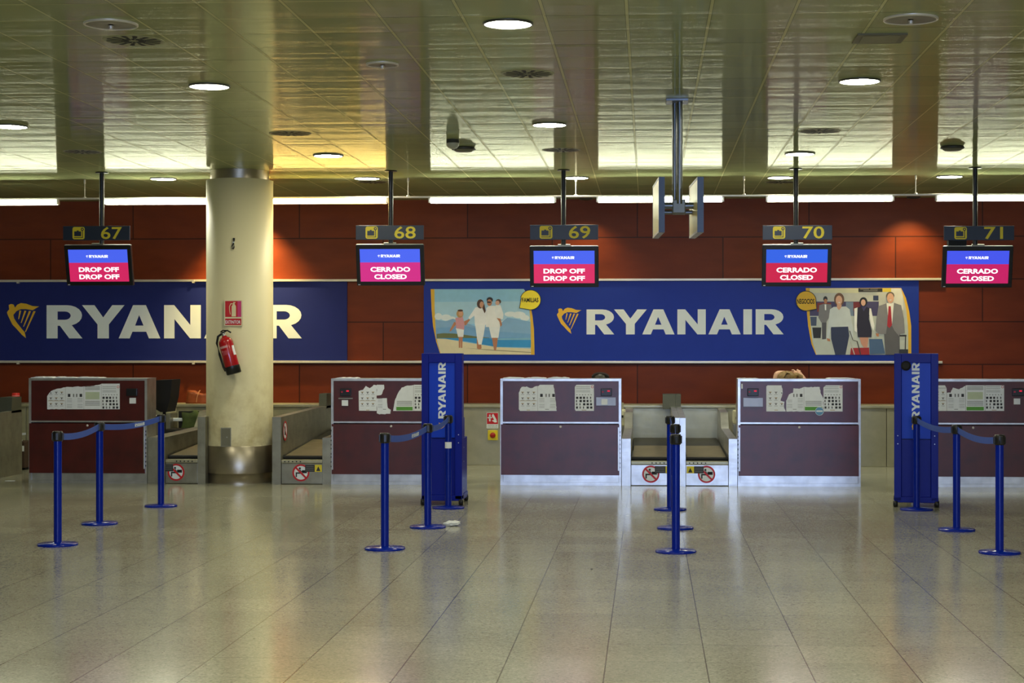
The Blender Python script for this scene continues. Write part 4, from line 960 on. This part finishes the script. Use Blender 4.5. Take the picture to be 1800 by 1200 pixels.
# ------------------------------------------------------------------ blue kiosks
def kiosk(loc, rotz, label, w, side_box, text_dx, disc=False, wheels=((-.5), (.42)), lx=0):
    t = thing('bag_sizer_kiosk', label, 'kiosk', loc, rotz); hw = w / 2; HT = 1.505
    mb = MB(); mb.bbox(-hw, -hw + .07, 0, .16, .06, HT, BLUE, .004); mb.bbox(hw - .07, hw, 0, .16, .06, HT, BLUE, .004); mb.bbox(-hw + .07, hw - .07, .0, .16, HT - .09, HT, BLUE, .003); mb.bbox(-hw + .07, hw - .07, .06, .16, .06, HT - .09, BLUE, .003)
    mb.build('column', t)
    hp = MB().bbox(-hw + .072, hw - .072, .02, .06, .67, HT - .092, BLUEB, .002).build('header_panel', t)
    MB().bbox(-hw + .072, hw - .072, .03, .06, .10, .66, BLUE, .002).build('lower_panel', t)
    mb = MB(); mb.bbox(-hw, hw, 0.0, .56, .045, .10, BLUE, .006)
    mb.build('base', t)
    MB().bbox(-hw + .01, hw - .01, .16, .57, .10, .655, BLUE, .006).build('lower_bin', t)
    MB().bbox(-hw + .01, hw - .01, .16, .34, .655, .86, BLUE, .006).build('upper_bin', t)
    L0, L1 = HT - .645, HT - .09
    mb = MB(); wordmark(mb, text_dx - .037, text_dx + .037, L0, L1, .0185, WHITE, True); mb.build('white_lettering', hp)
    mb = MB(); harp(mb, text_dx + .037, L0 - .105, .074, .0185, GOLD, True); mb.build('harp_emblem', hp)
    for sx_ in (-1, 1):
        for yy in (.02, .5):
            mb = MB(); mb.lathe([(.012, -.022), (.034, -.02), (.034, .02), (.012, .022)], BLACK, 16, mtx=Matrix.Translation((sx_ * (hw - .012), yy, .034)) @ Matrix.Rotation(PI / 2, 4, 'Y')); mb.box(sx_ * (hw - .012) - .012, sx_ * (hw - .012) + .012, yy - .01, yy + .012, .04, .07, STEELD); mb.build('castor_wheel', t)
    for zz_ in (.64, .70, .66):
        pass
    mb = MB()
    for sx_ in (-1, 1):
        for zz_ in (.62, .70): mb.lathe([(.006, 0), (.004, .004)], STEEL, 8, mtx=Matrix.Translation((sx_ * (hw - .035), 0, zz_)) @ Matrix.Rotation(PI / 2, 4, 'X'))
    for zz_ in (.15, .25, .42, .56): mb.lathe([(.007, 0), (.005, .004)], STEEL, 8, mtx=Matrix.Translation((hw - .01, .25, zz_)) @ Matrix.Rotation(PI / 2, 4, 'Y'))
    mb.build('rivet', t)
    if disc:
        MB().lathe([(.048, 0), (.048, .012), (.03, .02)], BLACKM, 24, mtx=Matrix.Translation((-.098, .0, HT - .12)) @ Matrix.Rotation(PI / 2, 4, 'X')).build('round_knob', t)
    return t
k1 = fl(776.5, 888); kiosk(k1, 0, 'blue totem kiosk in front of desk 68 with deep bin at its base', 71.5 / 3000 * 16.9, True, .0)
k2 = fl(1610.5, 891.5); kiosk(k2, -math.radians(8.6), 'blue totem kiosk at right with black round knob near its top', 76 / 3000 * 16.7, False, -.005, True)

# ------------------------------------------------------------------ barrier posts
PH = .905
def make_post(loc, label, group):
    t = thing('barrier_post', label, 'barrier post', loc, 0, group)
    MB().lathe([(.158, 0), (.160, .006), (.156, .016), (.06, .022), (.034, .028)], BLUEP, 48).build('base_disc', t)
    MB().lathe([(.0315, .02), (.0315, PH - .07)], BLUEP, 28).build('pole', t)
    mb = MB(); mb.lathe([(.036, PH - .078), (.040, PH - .074), (.040, PH - .008), (.036, PH), (.0, PH + .002)], BLACK, 28)
    for an in (0, PI / 2, PI, 3 * PI / 2):
        m4 = Matrix.Rotation(an + .2, 4, 'Z'); mb.bbox(.03, .047, -.012, .012, PH - .07, PH - .012, BLACK, .003, m4)
    mb.build('belt_head', t)
    return t
posts = {}
spec = [('A', 101.5, 958, 'nearest of the three blue posts at left, in front of desk 67', 'l'), ('B', 175, 921, 'middle of the three blue posts at left, in front of desk 67', 'l'), ('C', 283, 890, 'farthest of the left three blue posts, before the conveyor beside desk 67', 'l'),
        ('D', 676.5, 965, 'blue post left of the first kiosk, nearest of that row', 'm'), ('E', 752, 927, 'blue post beside the crumpled tissue, middle of its row', 'm'), ('F', 788, 893, 'blue post with white sticker directly in front of the left kiosk', 'm'),
        ('G', 1188, 970, 'nearest of the central blue posts standing behind one another', 'c'), ('H', 1187, 929, 'second of the central blue posts, hidden behind the nearest', 'c'), ('I', 1178, 896, 'farthest of the central blue posts, before the paired conveyors', 'c'),
        ('J', 1611, 896, 'blue post directly in front of the right kiosk', 'r'), ('K', 1681.5, 932, 'blue post just right of the right kiosk, middle of its row', 'r'), ('L', 1757, 972, 'nearest blue post at the right edge, in front of desk 71', 'r')]
gn = {'l': 'blue posts of the left queue barrier', 'm': 'blue posts of the queue barrier by the left kiosk', 'c': 'blue posts of the central queue barrier', 'r': 'blue posts of the right queue barrier'}
first = None
for k, px, py, lab, g in spec:
    p = fl(px, py)
    if first is None: first = o = make_post(p, lab, gn[g])
    else: o = dup(first, p, lab); o['group'] = gn[g]
    posts[k] = (o, p)
# white sticker on post F
tag(MB().lathe([(.0325, .585), (.0325, .645)], WHITEP, 24, cap=False).build('white_sticker', posts['F'][0]), 'white paper sticker')
def belt(a, b, label, txt=None, sag=.03):
    A = posts[a][1] + Vector((0, 0, PH - .042)); B = posts[b][1] + Vector((0, 0, PH - .042)); d = (B - A); L = d.length; d.normalize()
    A = A + d * .045; L -= .09; n = 14; nrm = Vector((d.y, -d.x, 0)); nrm = nrm if nrm.y < 0 else -nrm
    mb = MB(); vs = []; fs = []
    for i in range(n + 1):
        u = i / n; p = A + d * (L * u) - Vector((0, 0, sag * 4 * u * (1 - u)))
        for o_, z in ((.0012, -.026), (.0012, .026), (-.0012, .026), (-.0012, -.026)): vs.append(p + nrm * o_ + Vector((0, 0, z)))
    for i in range(n):
        q_ = i * 4
        for s_ in range(4): fs.append((q_ + s_, q_ + 4 + s_, q_ + 4 + (s_ + 1) % 4, q_ + (s_ + 1) % 4))
    fs += [(0, 1, 2, 3), (n * 4 + 3, n * 4 + 2, n * 4 + 1, n * 4)]
    mb.add(vs, fs, BELT)
    o = thing('barrier_belt', label, 'barrier belt', (0, 0, 0)); bpy.data.objects.remove(o)
    o = tag(mb.build('barrier_belt'), label, 'barrier belt', 'blue belts between posts')
    if txt:
        u0, u1 = txt; tb = MB(); wordmark(tb, 0, 1, 0, 1, 0, WHITE); out = []
        for v in tb.v:
            u = u0 + (u1 - u0) * v[0]; p = A + d * (L * u) - Vector((0, 0, sag * 4 * u * (1 - u))) + nrm * .003 + Vector((0, 0, -.015 + .03 * v[2])); out.append(tuple(p))
        if d.x < 0: pass
        tb.v = out; tb.build('belt_lettering', o)
    return o
belt('A', 'B', 'blue belt from the nearest left post to the middle left post', (.42, .64))
belt('B', 'C', 'blue belt from the middle left post to the farthest left post', (.55, .72))
belt('D', 'E', 'blue belt in front of desk 68, ending at the post by the tissue', (.60, .78), .035)
belt('E', 'F', 'short blue belt crossing the front of the left kiosk')
belt('G', 'H', 'foreshortened blue belt between the two nearest central posts', None, .03)
belt('H', 'I', 'foreshortened blue belt between the two farthest central posts', None, .03)
belt('J', 'K', 'blue belt from the post at the right kiosk to the post beside it', None, .035)
belt('K', 'L', 'blue belt ending at the post at the right edge', None, .035)

# ------------------------------------------------------------------ overhead signs and screens
YSg = 19.60
def overhead(num, pole_px, bar, scr, label_s, label_m, lines, red, blue=(70, 96, 232), rotz=0):
    zt = at(pole_px, 298, YSg).z
    px = at(pole_px, 400, YSg).x
    a = at(bar[0], bar[3], YSg - .03); b = at(bar[1], bar[2], YSg - .03)
    t = thing('desk_number_sign', label_s, 'sign', (px, YSg, 0))
    x0, x1, z0, z1 = a.x - px, b.x - px, a.z, b.z
    s0 = at(scr[0], scr[3], YSg); s1 = at(scr[1], scr[2], YSg)
    MB().tube([(0, 0, s1.z + .02), (0, 0, ZC)], .028, BLACK, 16).build('hanging_pole', t)
    MB().lathe([(.075, ZC - .012), (.07, ZC)], BLACK, 24).build('ceiling_plate', t)
    sbar = MB().bbox(x0, x1, -.055, -.025, z0, z1, SIGNN, .003).build('sign_bar', t)
    mb = MB(); w = x1 - x0; h = z1 - z0; zc = (z0 + z1) / 2
    # yellow bag pictogram
    cx = x0 + w * .235; r = h * .43; yy = -.0565
    ro = [(cx + sx_ * (r - .02) + .02 * math.cos(math.radians(a_)), zc + sz_ * (r - .02) + .02 * math.sin(math.radians(a_))) for sx_, sz_, st_ in ((1, 1, 0), (-1, 1, 90), (-1, -1, 180), (1, -1, 270)) for a_ in (st_, st_ + 45, st_ + 90)]
    mb.flat([ro], yy, YELLOW)
    mb.fbox(cx - r * .72, cx + r * .42, zc - r * .5, zc + r * .28, yy - .001, SIGNN); mb.fbox(cx - r * .3, cx + r * .02, zc + r * .28, zc + r * .42, yy - .001, SIGNN)
    mb.fbox(cx - r * .78, cx + r * .72, zc - r * .78, zc - r * .68, yy - .001, SIGNN); mb.fbox(cx + r * .58, cx + r * .70, zc - r * .78, zc + r * .5, yy - .001, SIGNN)
    mb.fring(cx + r * .62, zc + r * .62, r * .12, r * .26, yy - .001, SIGNN, 14)
    mb.build('bag_pictogram', sbar)
    mb = MB(); text(mb, num, x0 + w * .57, x0 + w * (.885 if num != '71' else .84), z0 + h * .07, z1 - h * .07, -.0565, YELLOW, .012); mb.build('number', sbar)
    # monitor
    cxm = (s0.x + s1.x) / 2; W_ = s1.x - s0.x; H_ = (s1.z - s0.z) / math.cos(math.radians(12))
    m = thing('information_screen', label_m, 'screen', (cxm, YSg - .02, s1.z), 0)
    e = math.radians(12)
    R_ = Matrix.Rotation(-e, 4, 'X') if False else Matrix.Rotation(e, 4, 'X')
    m.rotation_euler = (e, 0, rotz)
    hw = W_ / 2
    c = MB(); bz = .048
    c.bbox(-hw, hw, 0, .05, -H_, 0, BLACK, .006); c.box(-hw + .01, hw - .01, .004, .03, 0, .006, STEEL); cas = c.build('casing', m)
    mount = MB(); mount.box(-.07, .07, .01, .05, 0, .02, STEELD); mount.tube([(px - cxm, .03, .0), (px - cxm, .03, .05)], .02, BLACK, 10); mount.build('mount', m)
    s = MB(); ix0, ix1, iz0, iz1 = -hw + bz * .95, hw - bz * .95, -H_ + bz, -.05; iw, ih = ix1 - ix0, iz1 - iz0
    mr = mat('screen red %d %d %d' % red, red, emit=1.0, emcol=red); mbl = mat('screen blue %d %d %d' % blue, blue, emit=1.05, emcol=blue); mw = mat('screen white', (255, 255, 255), emit=1.3)
    zs = iz1 - ih * .41
    s.fbox(ix0, ix1, iz0, zs, -.001, mr); s.fbox(ix0, ix1, zs, iz1, -.001, mbl)
    wordmark(s, ix0 + iw * .35, ix0 + iw * .67, iz1 - ih * .255, iz1 - ih * .17, -.002, mw); harp(s, ix0 + iw * .30, iz1 - ih * .255, ih * .075, -.002, mw)
    for i, ln in enumerate(lines):
        wd = {'DROP OFF': .68, 'CERRADO': .66, 'CLOSED': .54}[ln]; zc_ = iz0 + ih * (.375 if i == 0 else .15)
        text(s, ln, ix0 + iw * (.50 - wd / 2), ix0 + iw * (.50 + wd / 2), zc_ - ih * .075, zc_ + ih * .075, -.002, mw, .035)
    s.build('display', m)
    MB().box(-hw + .015, -hw + .04, -.001, 0, -H_ + .008, -H_ + .016, WHITE).build('badge', cas)
    return t
D2 = ['DROP OFF', 'DROP OFF']; C2 = ['CERRADO', 'CLOSED']
overhead('67', 179, (112, 229, 397, 422.5), (112.5, 231, 431, 501.5), 'dark hanging bar with yellow bag symbol and number 67, leftmost', 'screen reading DROP OFF under the 67 sign, leftmost of the five', D2, (206, 34, 94), rotz=-.03)
overhead('68', 687, (626, 745, 396, 421.5), (625.5, 745, 430, 501.5), 'slate hanging bar with yellow bag symbol and number 68, second from left', 'screen reading CERRADO CLOSED under the 68 sign, second from left of the five', C2, (204, 40, 130))
overhead('69', 990.5, (932, 1051.5, 395, 421.5), (931, 1052, 433, 504.5), 'slate hanging bar with yellow bag symbol and number 69, middle', 'screen reading DROP OFF under the 69 sign, middle of the five', D2, (214, 42, 98))
overhead('70', 1399, (1340.5, 1462.5, 396, 421.5), (1340, 1462, 430.5, 503), 'slate hanging bar with yellow bag symbol and number 70, fourth from left', 'screen reading CERRADO CLOSED under the 70 sign, fourth from left of the five', C2, (196, 24, 70), (44, 92, 218))
overhead('71', 1714, (1659, 1782, 397, 422.5), (1657.5, 1781.5, 433, 505), 'dark hanging bar with yellow bag symbol and number 71, rightmost', 'screen reading CERRADO CLOSED under the 71 sign, rightmost of the five', C2, (196, 28, 98), (66, 82, 228), rotz=.015)
a = at(1668, 433, YSg); b = at(1700, 421, YSg); tag(MB().bbox(a.x, b.x, YSg + .02, YSg + .14, a.z, b.z, BLACKM, .006).build('cable_box'), 'small black box between the 71 sign bar and its screen', 'box')

# edge-on gate sign hanging from twin steel tubes
zt = ZC; c0 = fl(1190, 176, ZC); Yg = c0.y
t = thing('twin_pole_sign', 'steel twin-pole hanging frame carrying two sign boxes seen edge-on', 'sign', (c0.x, Yg, 0))
GALV = steel_material('galvanised tube', (120, 126, 136), .34)
g = lambda px, py, Y=Yg: (at(px, py, Y).x - c0.x, Y - Yg, at(px, py, Y).z)
MB().tube([g(1186, 366, Yg + .05), (g(1186, 366, Yg + .05)[0], .05, ZC)], .020, GALV, 20).build('rear_pole', t)
MB().tube([g(1194.5, 358, Yg - .02), (g(1194.5, 358, Yg - .02)[0], -.02, ZC)], .024, GALV, 20).build('front_pole', t)
MB().bbox(-.09, .09, -.12, .12, ZC - .02, ZC, GALV, .003).build('ceiling_plate', t)
mb = MB(); mb.tube([g(1166, 361.5), g(1228, 361.5)], .027, GALV, 18); mb.build('cross_tube', t)
mb = MB(); mb.tube([g(1166, 373, Yg + .12), g(1228, 373, Yg + .12)], .018, GALV, 18); mb.build('cross_tube', t)
MB().bbox(g(1182, 0)[0], g(1205, 0)[0], -.03, .16, g(0, 380)[2], g(0, 356)[2], mat('cast joint', (110, 112, 106), .4, metal=.6), .008).build('tube_joint', t)
SGB = mat('sign edge slate blue', (44, 62, 96), .4); CRM = mat('cream sign face', (214, 204, 150), .35)
for px0, px1, nm in ((1158, 1168.5, 'left'), (1226, 1237, 'right')):
    y0, y1 = Yg - .42, Yg + .42
    p0 = at((px0 + px1) / 2, 310.5, y0); zb = at(px0, 408, y0).z; ztp = p0.z; wd = (px1 - px0) / 3000 * y0
    L_ = y1 - y0; m4 = Matrix.Translation((p0.x - c0.x, y0 - Yg, 0)) @ Matrix.Rotation(math.radians(3.2), 4, 'Z')
    mb = MB(); mb.bbox(-wd / 2 + .002, wd / 2 - .002, .004, L_ - .004, zb + .004, ztp - .004, CRM, .003, m4)
    mb.box(-wd / 2, wd / 2, 0, .022, zb, ztp, SGB, m4); mb.box(-wd / 2, wd / 2, L_ - .022, L_, zb, ztp, SGB, m4)
    mb.box(-wd / 2, wd / 2, .022, L_ - .022, ztp - .018, ztp, SGB, m4); mb.box(-wd / 2, wd / 2, .022, L_ - .022, zb, zb + .018, STEEL, m4)
    mb.build('sign_box', t)

# ------------------------------------------------------------------ ceiling fittings
def lamp_mesh(lit, r=.142, drop=.03):
    pass
lampA = None
RIM = mat('lamp rim grey', (70, 70, 64), .4, metal=.4)
def downlight(x, y, lit, label, r=.142, drop=.012, grp='round ceiling downlights'):
    t = thing('ceiling_downlight', label, 'ceiling light', (x, y, ZC), 0, grp)
    MB().lathe([(r + .012, 0), (r + .012, -drop), (r, -drop - .002), (r, -drop + .006)], RIM if lit else RAILW, 40, cap=False).build('rim', t)
    if lit:
        mb = MB(); n = 40; mb.add([(r * math.cos(2 * PI * i / n), r * math.sin(2 * PI * i / n), -drop + .002) for i in range(n)], [tuple(range(n))[::-1]], LAMPW)
        tag(mb.build('diffuser', t), 'glowing white diffuser')
    else:
        mb = MB(); mb.lathe([(r, -drop + .004), (r * .75, -.012), (.02, -.008)], STEELD, 40); mb.lathe([(.014, -.014), (.012, -.034)], RAILW, 10); tag(mb.build('reflector', t), 'unlit dull reflector')
    return t
vis = [(893, 46, 1, 'largest lit round downlight at top centre'), (1601, 38, 0, 'unlit round downlight with clear glass, top right'), (195, 47, 0, 'unlit round downlight at top left beside a vent'),
       (368, 155, 1, 'lit downlight above left, ahead of the pillar'), (672, 117, 0, 'small unlit downlight with cream rim above the 68 sign'), (1511, 146, 1, 'lit downlight at upper right, ahead of sign 70'),
       (966, 222, 1, 'lit downlight above the 69 sign, before a vent'), (18, 225, 1, 'lit downlight cut by the left edge'), (577, 276, 1, 'lit downlight in the warm glow right of the pillar'), (1406, 273, 1, 'lit downlight just above the pole of sign 70'),
       (287, 316.5, 1, 'far lit downlight between sign 67 and the pillar'), (645, 315.5, 1, 'far lit downlight right of the pillar, nearest the warm tube'), (1012, 314.5, 1, 'far lit downlight just right of the middle sign pole'), (1372, 314, 1, 'far lit downlight left of the fourth sign pole'), (1669, 312.5, 1, 'far lit downlight left of the rightmost sign pole')]
for px, py, lit, lab in vis:
    p = fl(px, py, ZC - .02); r = {1601: .155, 195: .155, 672: .105, 893: .146}.get(px, .148)
    downlight(p.x, p.y, lit, lab, r)
for j, yy in enumerate((-5.0, -1.5, 2.0, 5.5, 8.6)):
    for i, xx in enumerate((-5.4, -1.8, 1.8, 5.4, 9.0)):
        downlight(xx + (.9 if j % 2 else 0), yy, 1, 'lit round downlight in the ceiling over the near hall', .148, grp='downlights over the near hall')
# wall washers above the agents
for px in (424, 1030, 1606):
    x = at(px, 345, 23.1).x
    t = thing('wall_washer', {424: 'recessed warm spotlight near the wall behind the pillar', 1030: 'recessed warm spotlight near the wall beside sign 69', 1606: 'recessed warm spotlight near the wall between signs 70 and 71'}[px], 'ceiling light', (x, 23.1, ZC))
    MB().lathe([(.09, 0), (.09, -.05), (.075, -.052), (.07, -.01)], RIM, 28, cap=False).build('rim', t)
    ld = bpy.data.lights.new('washer_lamp', 'SPOT'); ld.energy = P_WALLSPOT * (.6 if px == 1606 else 2.6 if px == 424 else .32); ld.color = (1, .74, .26); ld.spot_size = math.radians(92); ld.spot_blend = .9; ld.shadow_soft_size = .05
    lo = bpy.data.objects.new('washer_lamp', ld); C.objects.link(lo); lo.parent = t; lo.location = (0, 0, -.06); lo.rotation_euler = (math.radians(18), 0, 0)

def vent(px, py, label, r=.133):
    p = fl(px, py, ZC - .003); t = thing('ceiling_vent', label, 'vent', (p.x, p.y, ZC), 0, 'round swirl vents in the ceiling')
    MB().lathe([(.20, 0), (.20, -.002)], mat('vent plate', (150, 150, 112), .5), 32).build('plate', t)
    mb = MB(); n = 14
    for k in range(n):
        a_ = 2 * PI * k / n
        for (r0, r1, w0, w1) in ((.032, .08, .006, .012), (.086, r + .04, .010, .017)):
            ca, sa = math.cos(a_ + (.12 if r0 > .05 else 0)), math.sin(a_ + (.12 if r0 > .05 else 0))
            P4 = [(r0, -w0), (r1, -w1), (r1 + .008, 0), (r1, w1), (r0, w0)]
            mb.add([(x * ca - y * sa, x * sa + y * ca, -.0045) for x, y in P4], [(4, 3, 2, 1, 0)], BLACKM)
    mb.build('slots', t)
for px, py, lab in ((235, 72, 'dark swirl vent at top left beside an unlit downlight'), (927, 130, 'dark swirl vent below the top centre downlight'), (510, 235, 'dark swirl vent in warm light right of the pillar top'), (145, 267, 'dark swirl vent above the leftmost sign'),
                    (987, 264, 'dark swirl vent just above the pole of sign 69'), (1440, 231, 'dark swirl vent above the fourth sign, near a lit downlight'), (655, 320, 'faint far vent behind the second sign pole'), (1372, 320, 'faint far vent behind the fourth sign pole')):
    vent(px, py, lab)
def detector(px, py, label):
    p = fl(px, py, ZC - .03); t = thing('smoke_detector', label, 'smoke detector', (p.x, p.y, ZC), 0, 'disc detectors on the ceiling')
    MB().lathe([(.11, 0), (.125, -.022), (.11, -.030)], RIM, 32).build('base', t)
    MB().lathe([(.10, -.03), (.08, -.045), (.02, -.052)], mat('detector cap', (110, 110, 90), .5), 32).build('cap', t)
detector(815, 264, 'dark disc smoke detector left of the middle sign, below the small grey sensor'); detector(1674, 262, 'dark disc smoke detector above sign 71')
p = fl(796, 254, ZC - .05); t = thing('motion_sensor', 'small grey rounded sensor on the ceiling beside the disc detector', 'sensor', (p.x, p.y, ZC))
MB().lathe([(.062, 0), (.064, -.03), (.066, -.035)], RIM, 24).build('base', t); MB().lathe([(.062, -.036), (.062, -.06), (.04, -.085), (.0, -.095)], mat('sensor lens', (170, 170, 150), .4), 24).build('lens', t)
p = fl(1546, 66, ZC); mb = MB(); mb.box(-.16, .16, -.16, .16, -.012, 0, mat('hatch plate', (96, 92, 64), .5)); mb.box(-.12, .12, -.12, .12, -.014, -.012, mat('hatch recess', (120, 116, 84), .5))
tag(mb.build('ceiling_hatch', loc=(p.x, p.y, ZC)), 'square framed hatch in the ceiling near the top right downlight', 'hatch')

# suspended tube lights: a trunking rail on rods and the fluorescent fittings under it
YT = 20.45; ZT_ = at(1139, 350.5, YT).z
t = thing('light_trunking', 'long thin white trunking rail hung on rods before the back wall', 'rail', (0, 0, 0))
MB().bbox(-13, 9.5, YT - .012, YT + .055, ZT_ + .030, ZT_ + .052, RAILW, .004).build('rail', t)
for px in (-440, -148, 148, 442, 717, 1012, 1308, 1610, 1900):
    x = at(px, 330, YT).x; mb = MB(); mb.tube([(x, YT + .02, ZT_ + .05), (x, YT + .02, ZC)], .005, RAILW, 6); mb.lathe([(.012, 0), (.012, .05)], RAILW, 10, c=(x, YT + .02, ZC - .05)); mb.lathe([(.022, 0), (.018, .012)], RAILW, 10, c=(x, YT + .02, ZT_ + .052)); mb.build('hanger_rod', t)
spans = [(-707, -490, 0), (-412, -195, 0), (-117, 100, 0), (185, 402, 0), (461, 678.5, 1), (757, 973.5, 0), (1052, 1269, 0), (1350, 1568, 0), (1648, 1865, 0), (1943, 2160, 0)]
labs = {-117: 'fluorescent tube fitting at the left edge', 185: 'fluorescent tube fitting running behind the pillar from the left', 461: 'warm yellowish tube fitting just right of the pillar', 757: 'tube fitting between signs 68 and 69', 1052: 'tube fitting behind the twin-pole sign', 1350: 'tube fitting behind sign 70', 1648: 'tube fitting behind sign 71 at right'}
for a_, b_, wm in spans:
    xa, xb = at(a_, 350, YT).x, at(b_, 350, YT).x
    t = thing('tube_light', labs.get(a_, 'fluorescent tube fitting beyond the edge of the view'), 'ceiling light', ((xa + xb) / 2, YT, ZT_), 0, 'hanging fluorescent tubes'); hw = (xb - xa) / 2
    MB().tube([(-hw, 0, 0), (hw, 0, 0)], .026, TUBEY if wm else TUBEW, 16).build('tube', t)
    mb = MB(); mb.box(-hw - .01, hw + .01, .034, .05, -.034, .012, RAILW); mb.box(-hw - .01, hw + .01, .0, .05, .0285, .0299, RAILW); mb.box(-hw - .025, -hw, -.02, .034, -.028, .028, RAILW); mb.box(hw, hw + .025, -.02, .034, -.028, .028, RAILW)
    mb.build('reflector', t)

# ------------------------------------------------------------------ fire extinguisher and its sign
yE = pf - .115; top = at(394, 590, yE); bot = at(411.5, 656, yE)
ang = math.atan2(bot.x - top.x, top.z - bot.z)
t = thing('fire_extinguisher', 'red fire extinguisher hanging tilted on the cream pillar', 'fire extinguisher', bot); t.rotation_euler = (0, -ang, 0)
R = .081
MB().lathe([(R - .006, .07), (R, .085), (R, .36), (R - .006, .385), (.05, .415), (.03, .425), (.026, .44)], REDEX, 40).build('cylinder', t)
tag(MB().lathe([(R - .008, -.005), (R + .003, 0), (R + .003, .085)], BLACK, 40).build('foot', t), 'black plastic foot')
mb = MB(); mb.lathe([(.022, .435), (.022, .47), (.014, .478)], STEEL, 16); mb.bbox(-.015, .015, -.02, .02, .455, .49, BLACK, .004); mb.tube([(-.01, 0, .478), (.05, 0, .49), (.085, 0, .455)], .009, BLACK, 8); mb.tube([(-.03, 0, .49), (.0, 0, .505), (.06, 0, .485)], .008, BLACK, 8); mb.build('valve', t)
MB().tube([(-.02, 0, .47), (-.07, 0, .45), (-.103, 0, .38), (-.106, 0, .25), (-.098, 0, .10), (-.085, -.01, .05)], .013, BLACK, 10).build('hose', t)
def curved(z0, z1, a0, a1, m, r):
    mb = MB(); n = 10; vs = []
    for i in range(n + 1):
        a_ = math.radians(a0 + (a1 - a0) * i / n); vs += [(r * math.sin(a_), -r * math.cos(a_), z0), (r * math.sin(a_), -r * math.cos(a_), z1)]
    mb.add(vs, [(2 * i, 2 * i + 2, 2 * i + 3, 2 * i + 1) for i in range(n)], m, True); return mb
LBL = mat('faded label print', (206, 150, 150), .5)
l_ = curved(.30, .325, -55, 20, LBL, R + .001).build('label', t); curved(.22, .27, -45, 5, mat('label pink', (186, 70, 80), .5), R + .001).build('label', t); curved(.20, .31, 52, 82, WHITEP, R + .0015).build('label', t)
mb = MB(); mb.bbox(-.03, .03, R - .002, R + .06, .36, .42, BLACKM, .003); mb.build('bracket', t)
yS = pf - .012; a = at(394, 573, yS); b = at(426, 527, yS)
t = thing('extinguisher_sign', 'red and white EXTINTOR sign on the pillar above the extinguisher', 'sign', ((a.x + b.x) / 2, yS, (a.z + b.z) / 2)); hw = (b.x - a.x) / 2; hz = (b.z - a.z) / 2
mb = MB(); mb.bbox(-hw, hw, 0, .012, -hz, hz, mat('sign cream border', (222, 212, 176), .4), .002); mb.build('plate', t)
PK = mat('faded pink', (206, 60, 120), .4)
mb = MB(); mb.fbox(-hw + .012, hw - .012, -hz * .30, hz - .012, -.0008, RED); mb.fbox(hw - .055, hw - .012, -hz * .30, hz - .012, -.0014, PK); mb.fbox(-hw + .012, hw - .012, -hz + .012, -hz * .42, -.0008, RED)
IV = mat('sign ivory', (228, 214, 170), .5)
mb.flat([[(-.018, -hz * .26), (.032, -hz * .26), (.032, hz * .5), (.02, hz * .66), (.012, hz * .7), (.03, hz * .82), (-.0, hz * .84), (-.002, hz * .68), (-.018, hz * .52)]], -.0022, IV)
mb.flat([[(-.004, hz * .74), (-.03, hz * .74), (-.047, hz * .5), (-.045, hz * .2), (-.036, -hz * .1), (-.03, -hz * .1), (-.038, hz * .2), (-.04, hz * .48), (-.026, hz * .68), (-.004, hz * .68)]], -.0022, IV)
text(mb, 'EXTINTOR', -hw + .016, hw - .02, -hz * .82, -hz * .56, -.0022, WHITE, .015); mb.build('pictogram', t)

# ------------------------------------------------------------------ litter
bm = bmesh.new(); bmesh.ops.create_icosphere(bm, subdivisions=3, radius=1)
for v in bm.verts:
    k = .78 + .34 * random.random(); v.co = Vector((v.co.x * .072 * k + (.01 if v.co.z > .3 else 0), v.co.y * .05 * k, max(.002, .022 + v.co.z * .026 * k)))
p = fl(794, 924); tag(MB().bm(bm, mat('white tissue', (226, 228, 226), .9), mtx=Matrix.Identity(4)).build('crumpled_tissue', loc=(p.x, p.y, 0)), 'small crumpled white tissue on the floor in front of the left kiosk', 'litter')
bm = bmesh.new(); bmesh.ops.create_icosphere(bm, subdivisions=1, radius=1)
for v in bm.verts: v.co = Vector((v.co.x * .012, v.co.y * .012, .005 + v.co.z * .004))
p = fl(1040, 1001); tag(MB().bm(bm, BLACKM).build('dark_crumb', loc=(p.x, p.y, 0)), 'tiny black crumb alone on the open floor at centre', 'litter')
p = fl(18, 845); tag(MB().prism([(-.06, -.01), (.0, -.02), (.06, -.005), (.05, .012), (-.04, .014)], 'z', .001, .004, WHITEP).build('paper_scrap', loc=(p.x, p.y, 0)), 'flat white paper scrap on the floor at the left edge', 'litter')
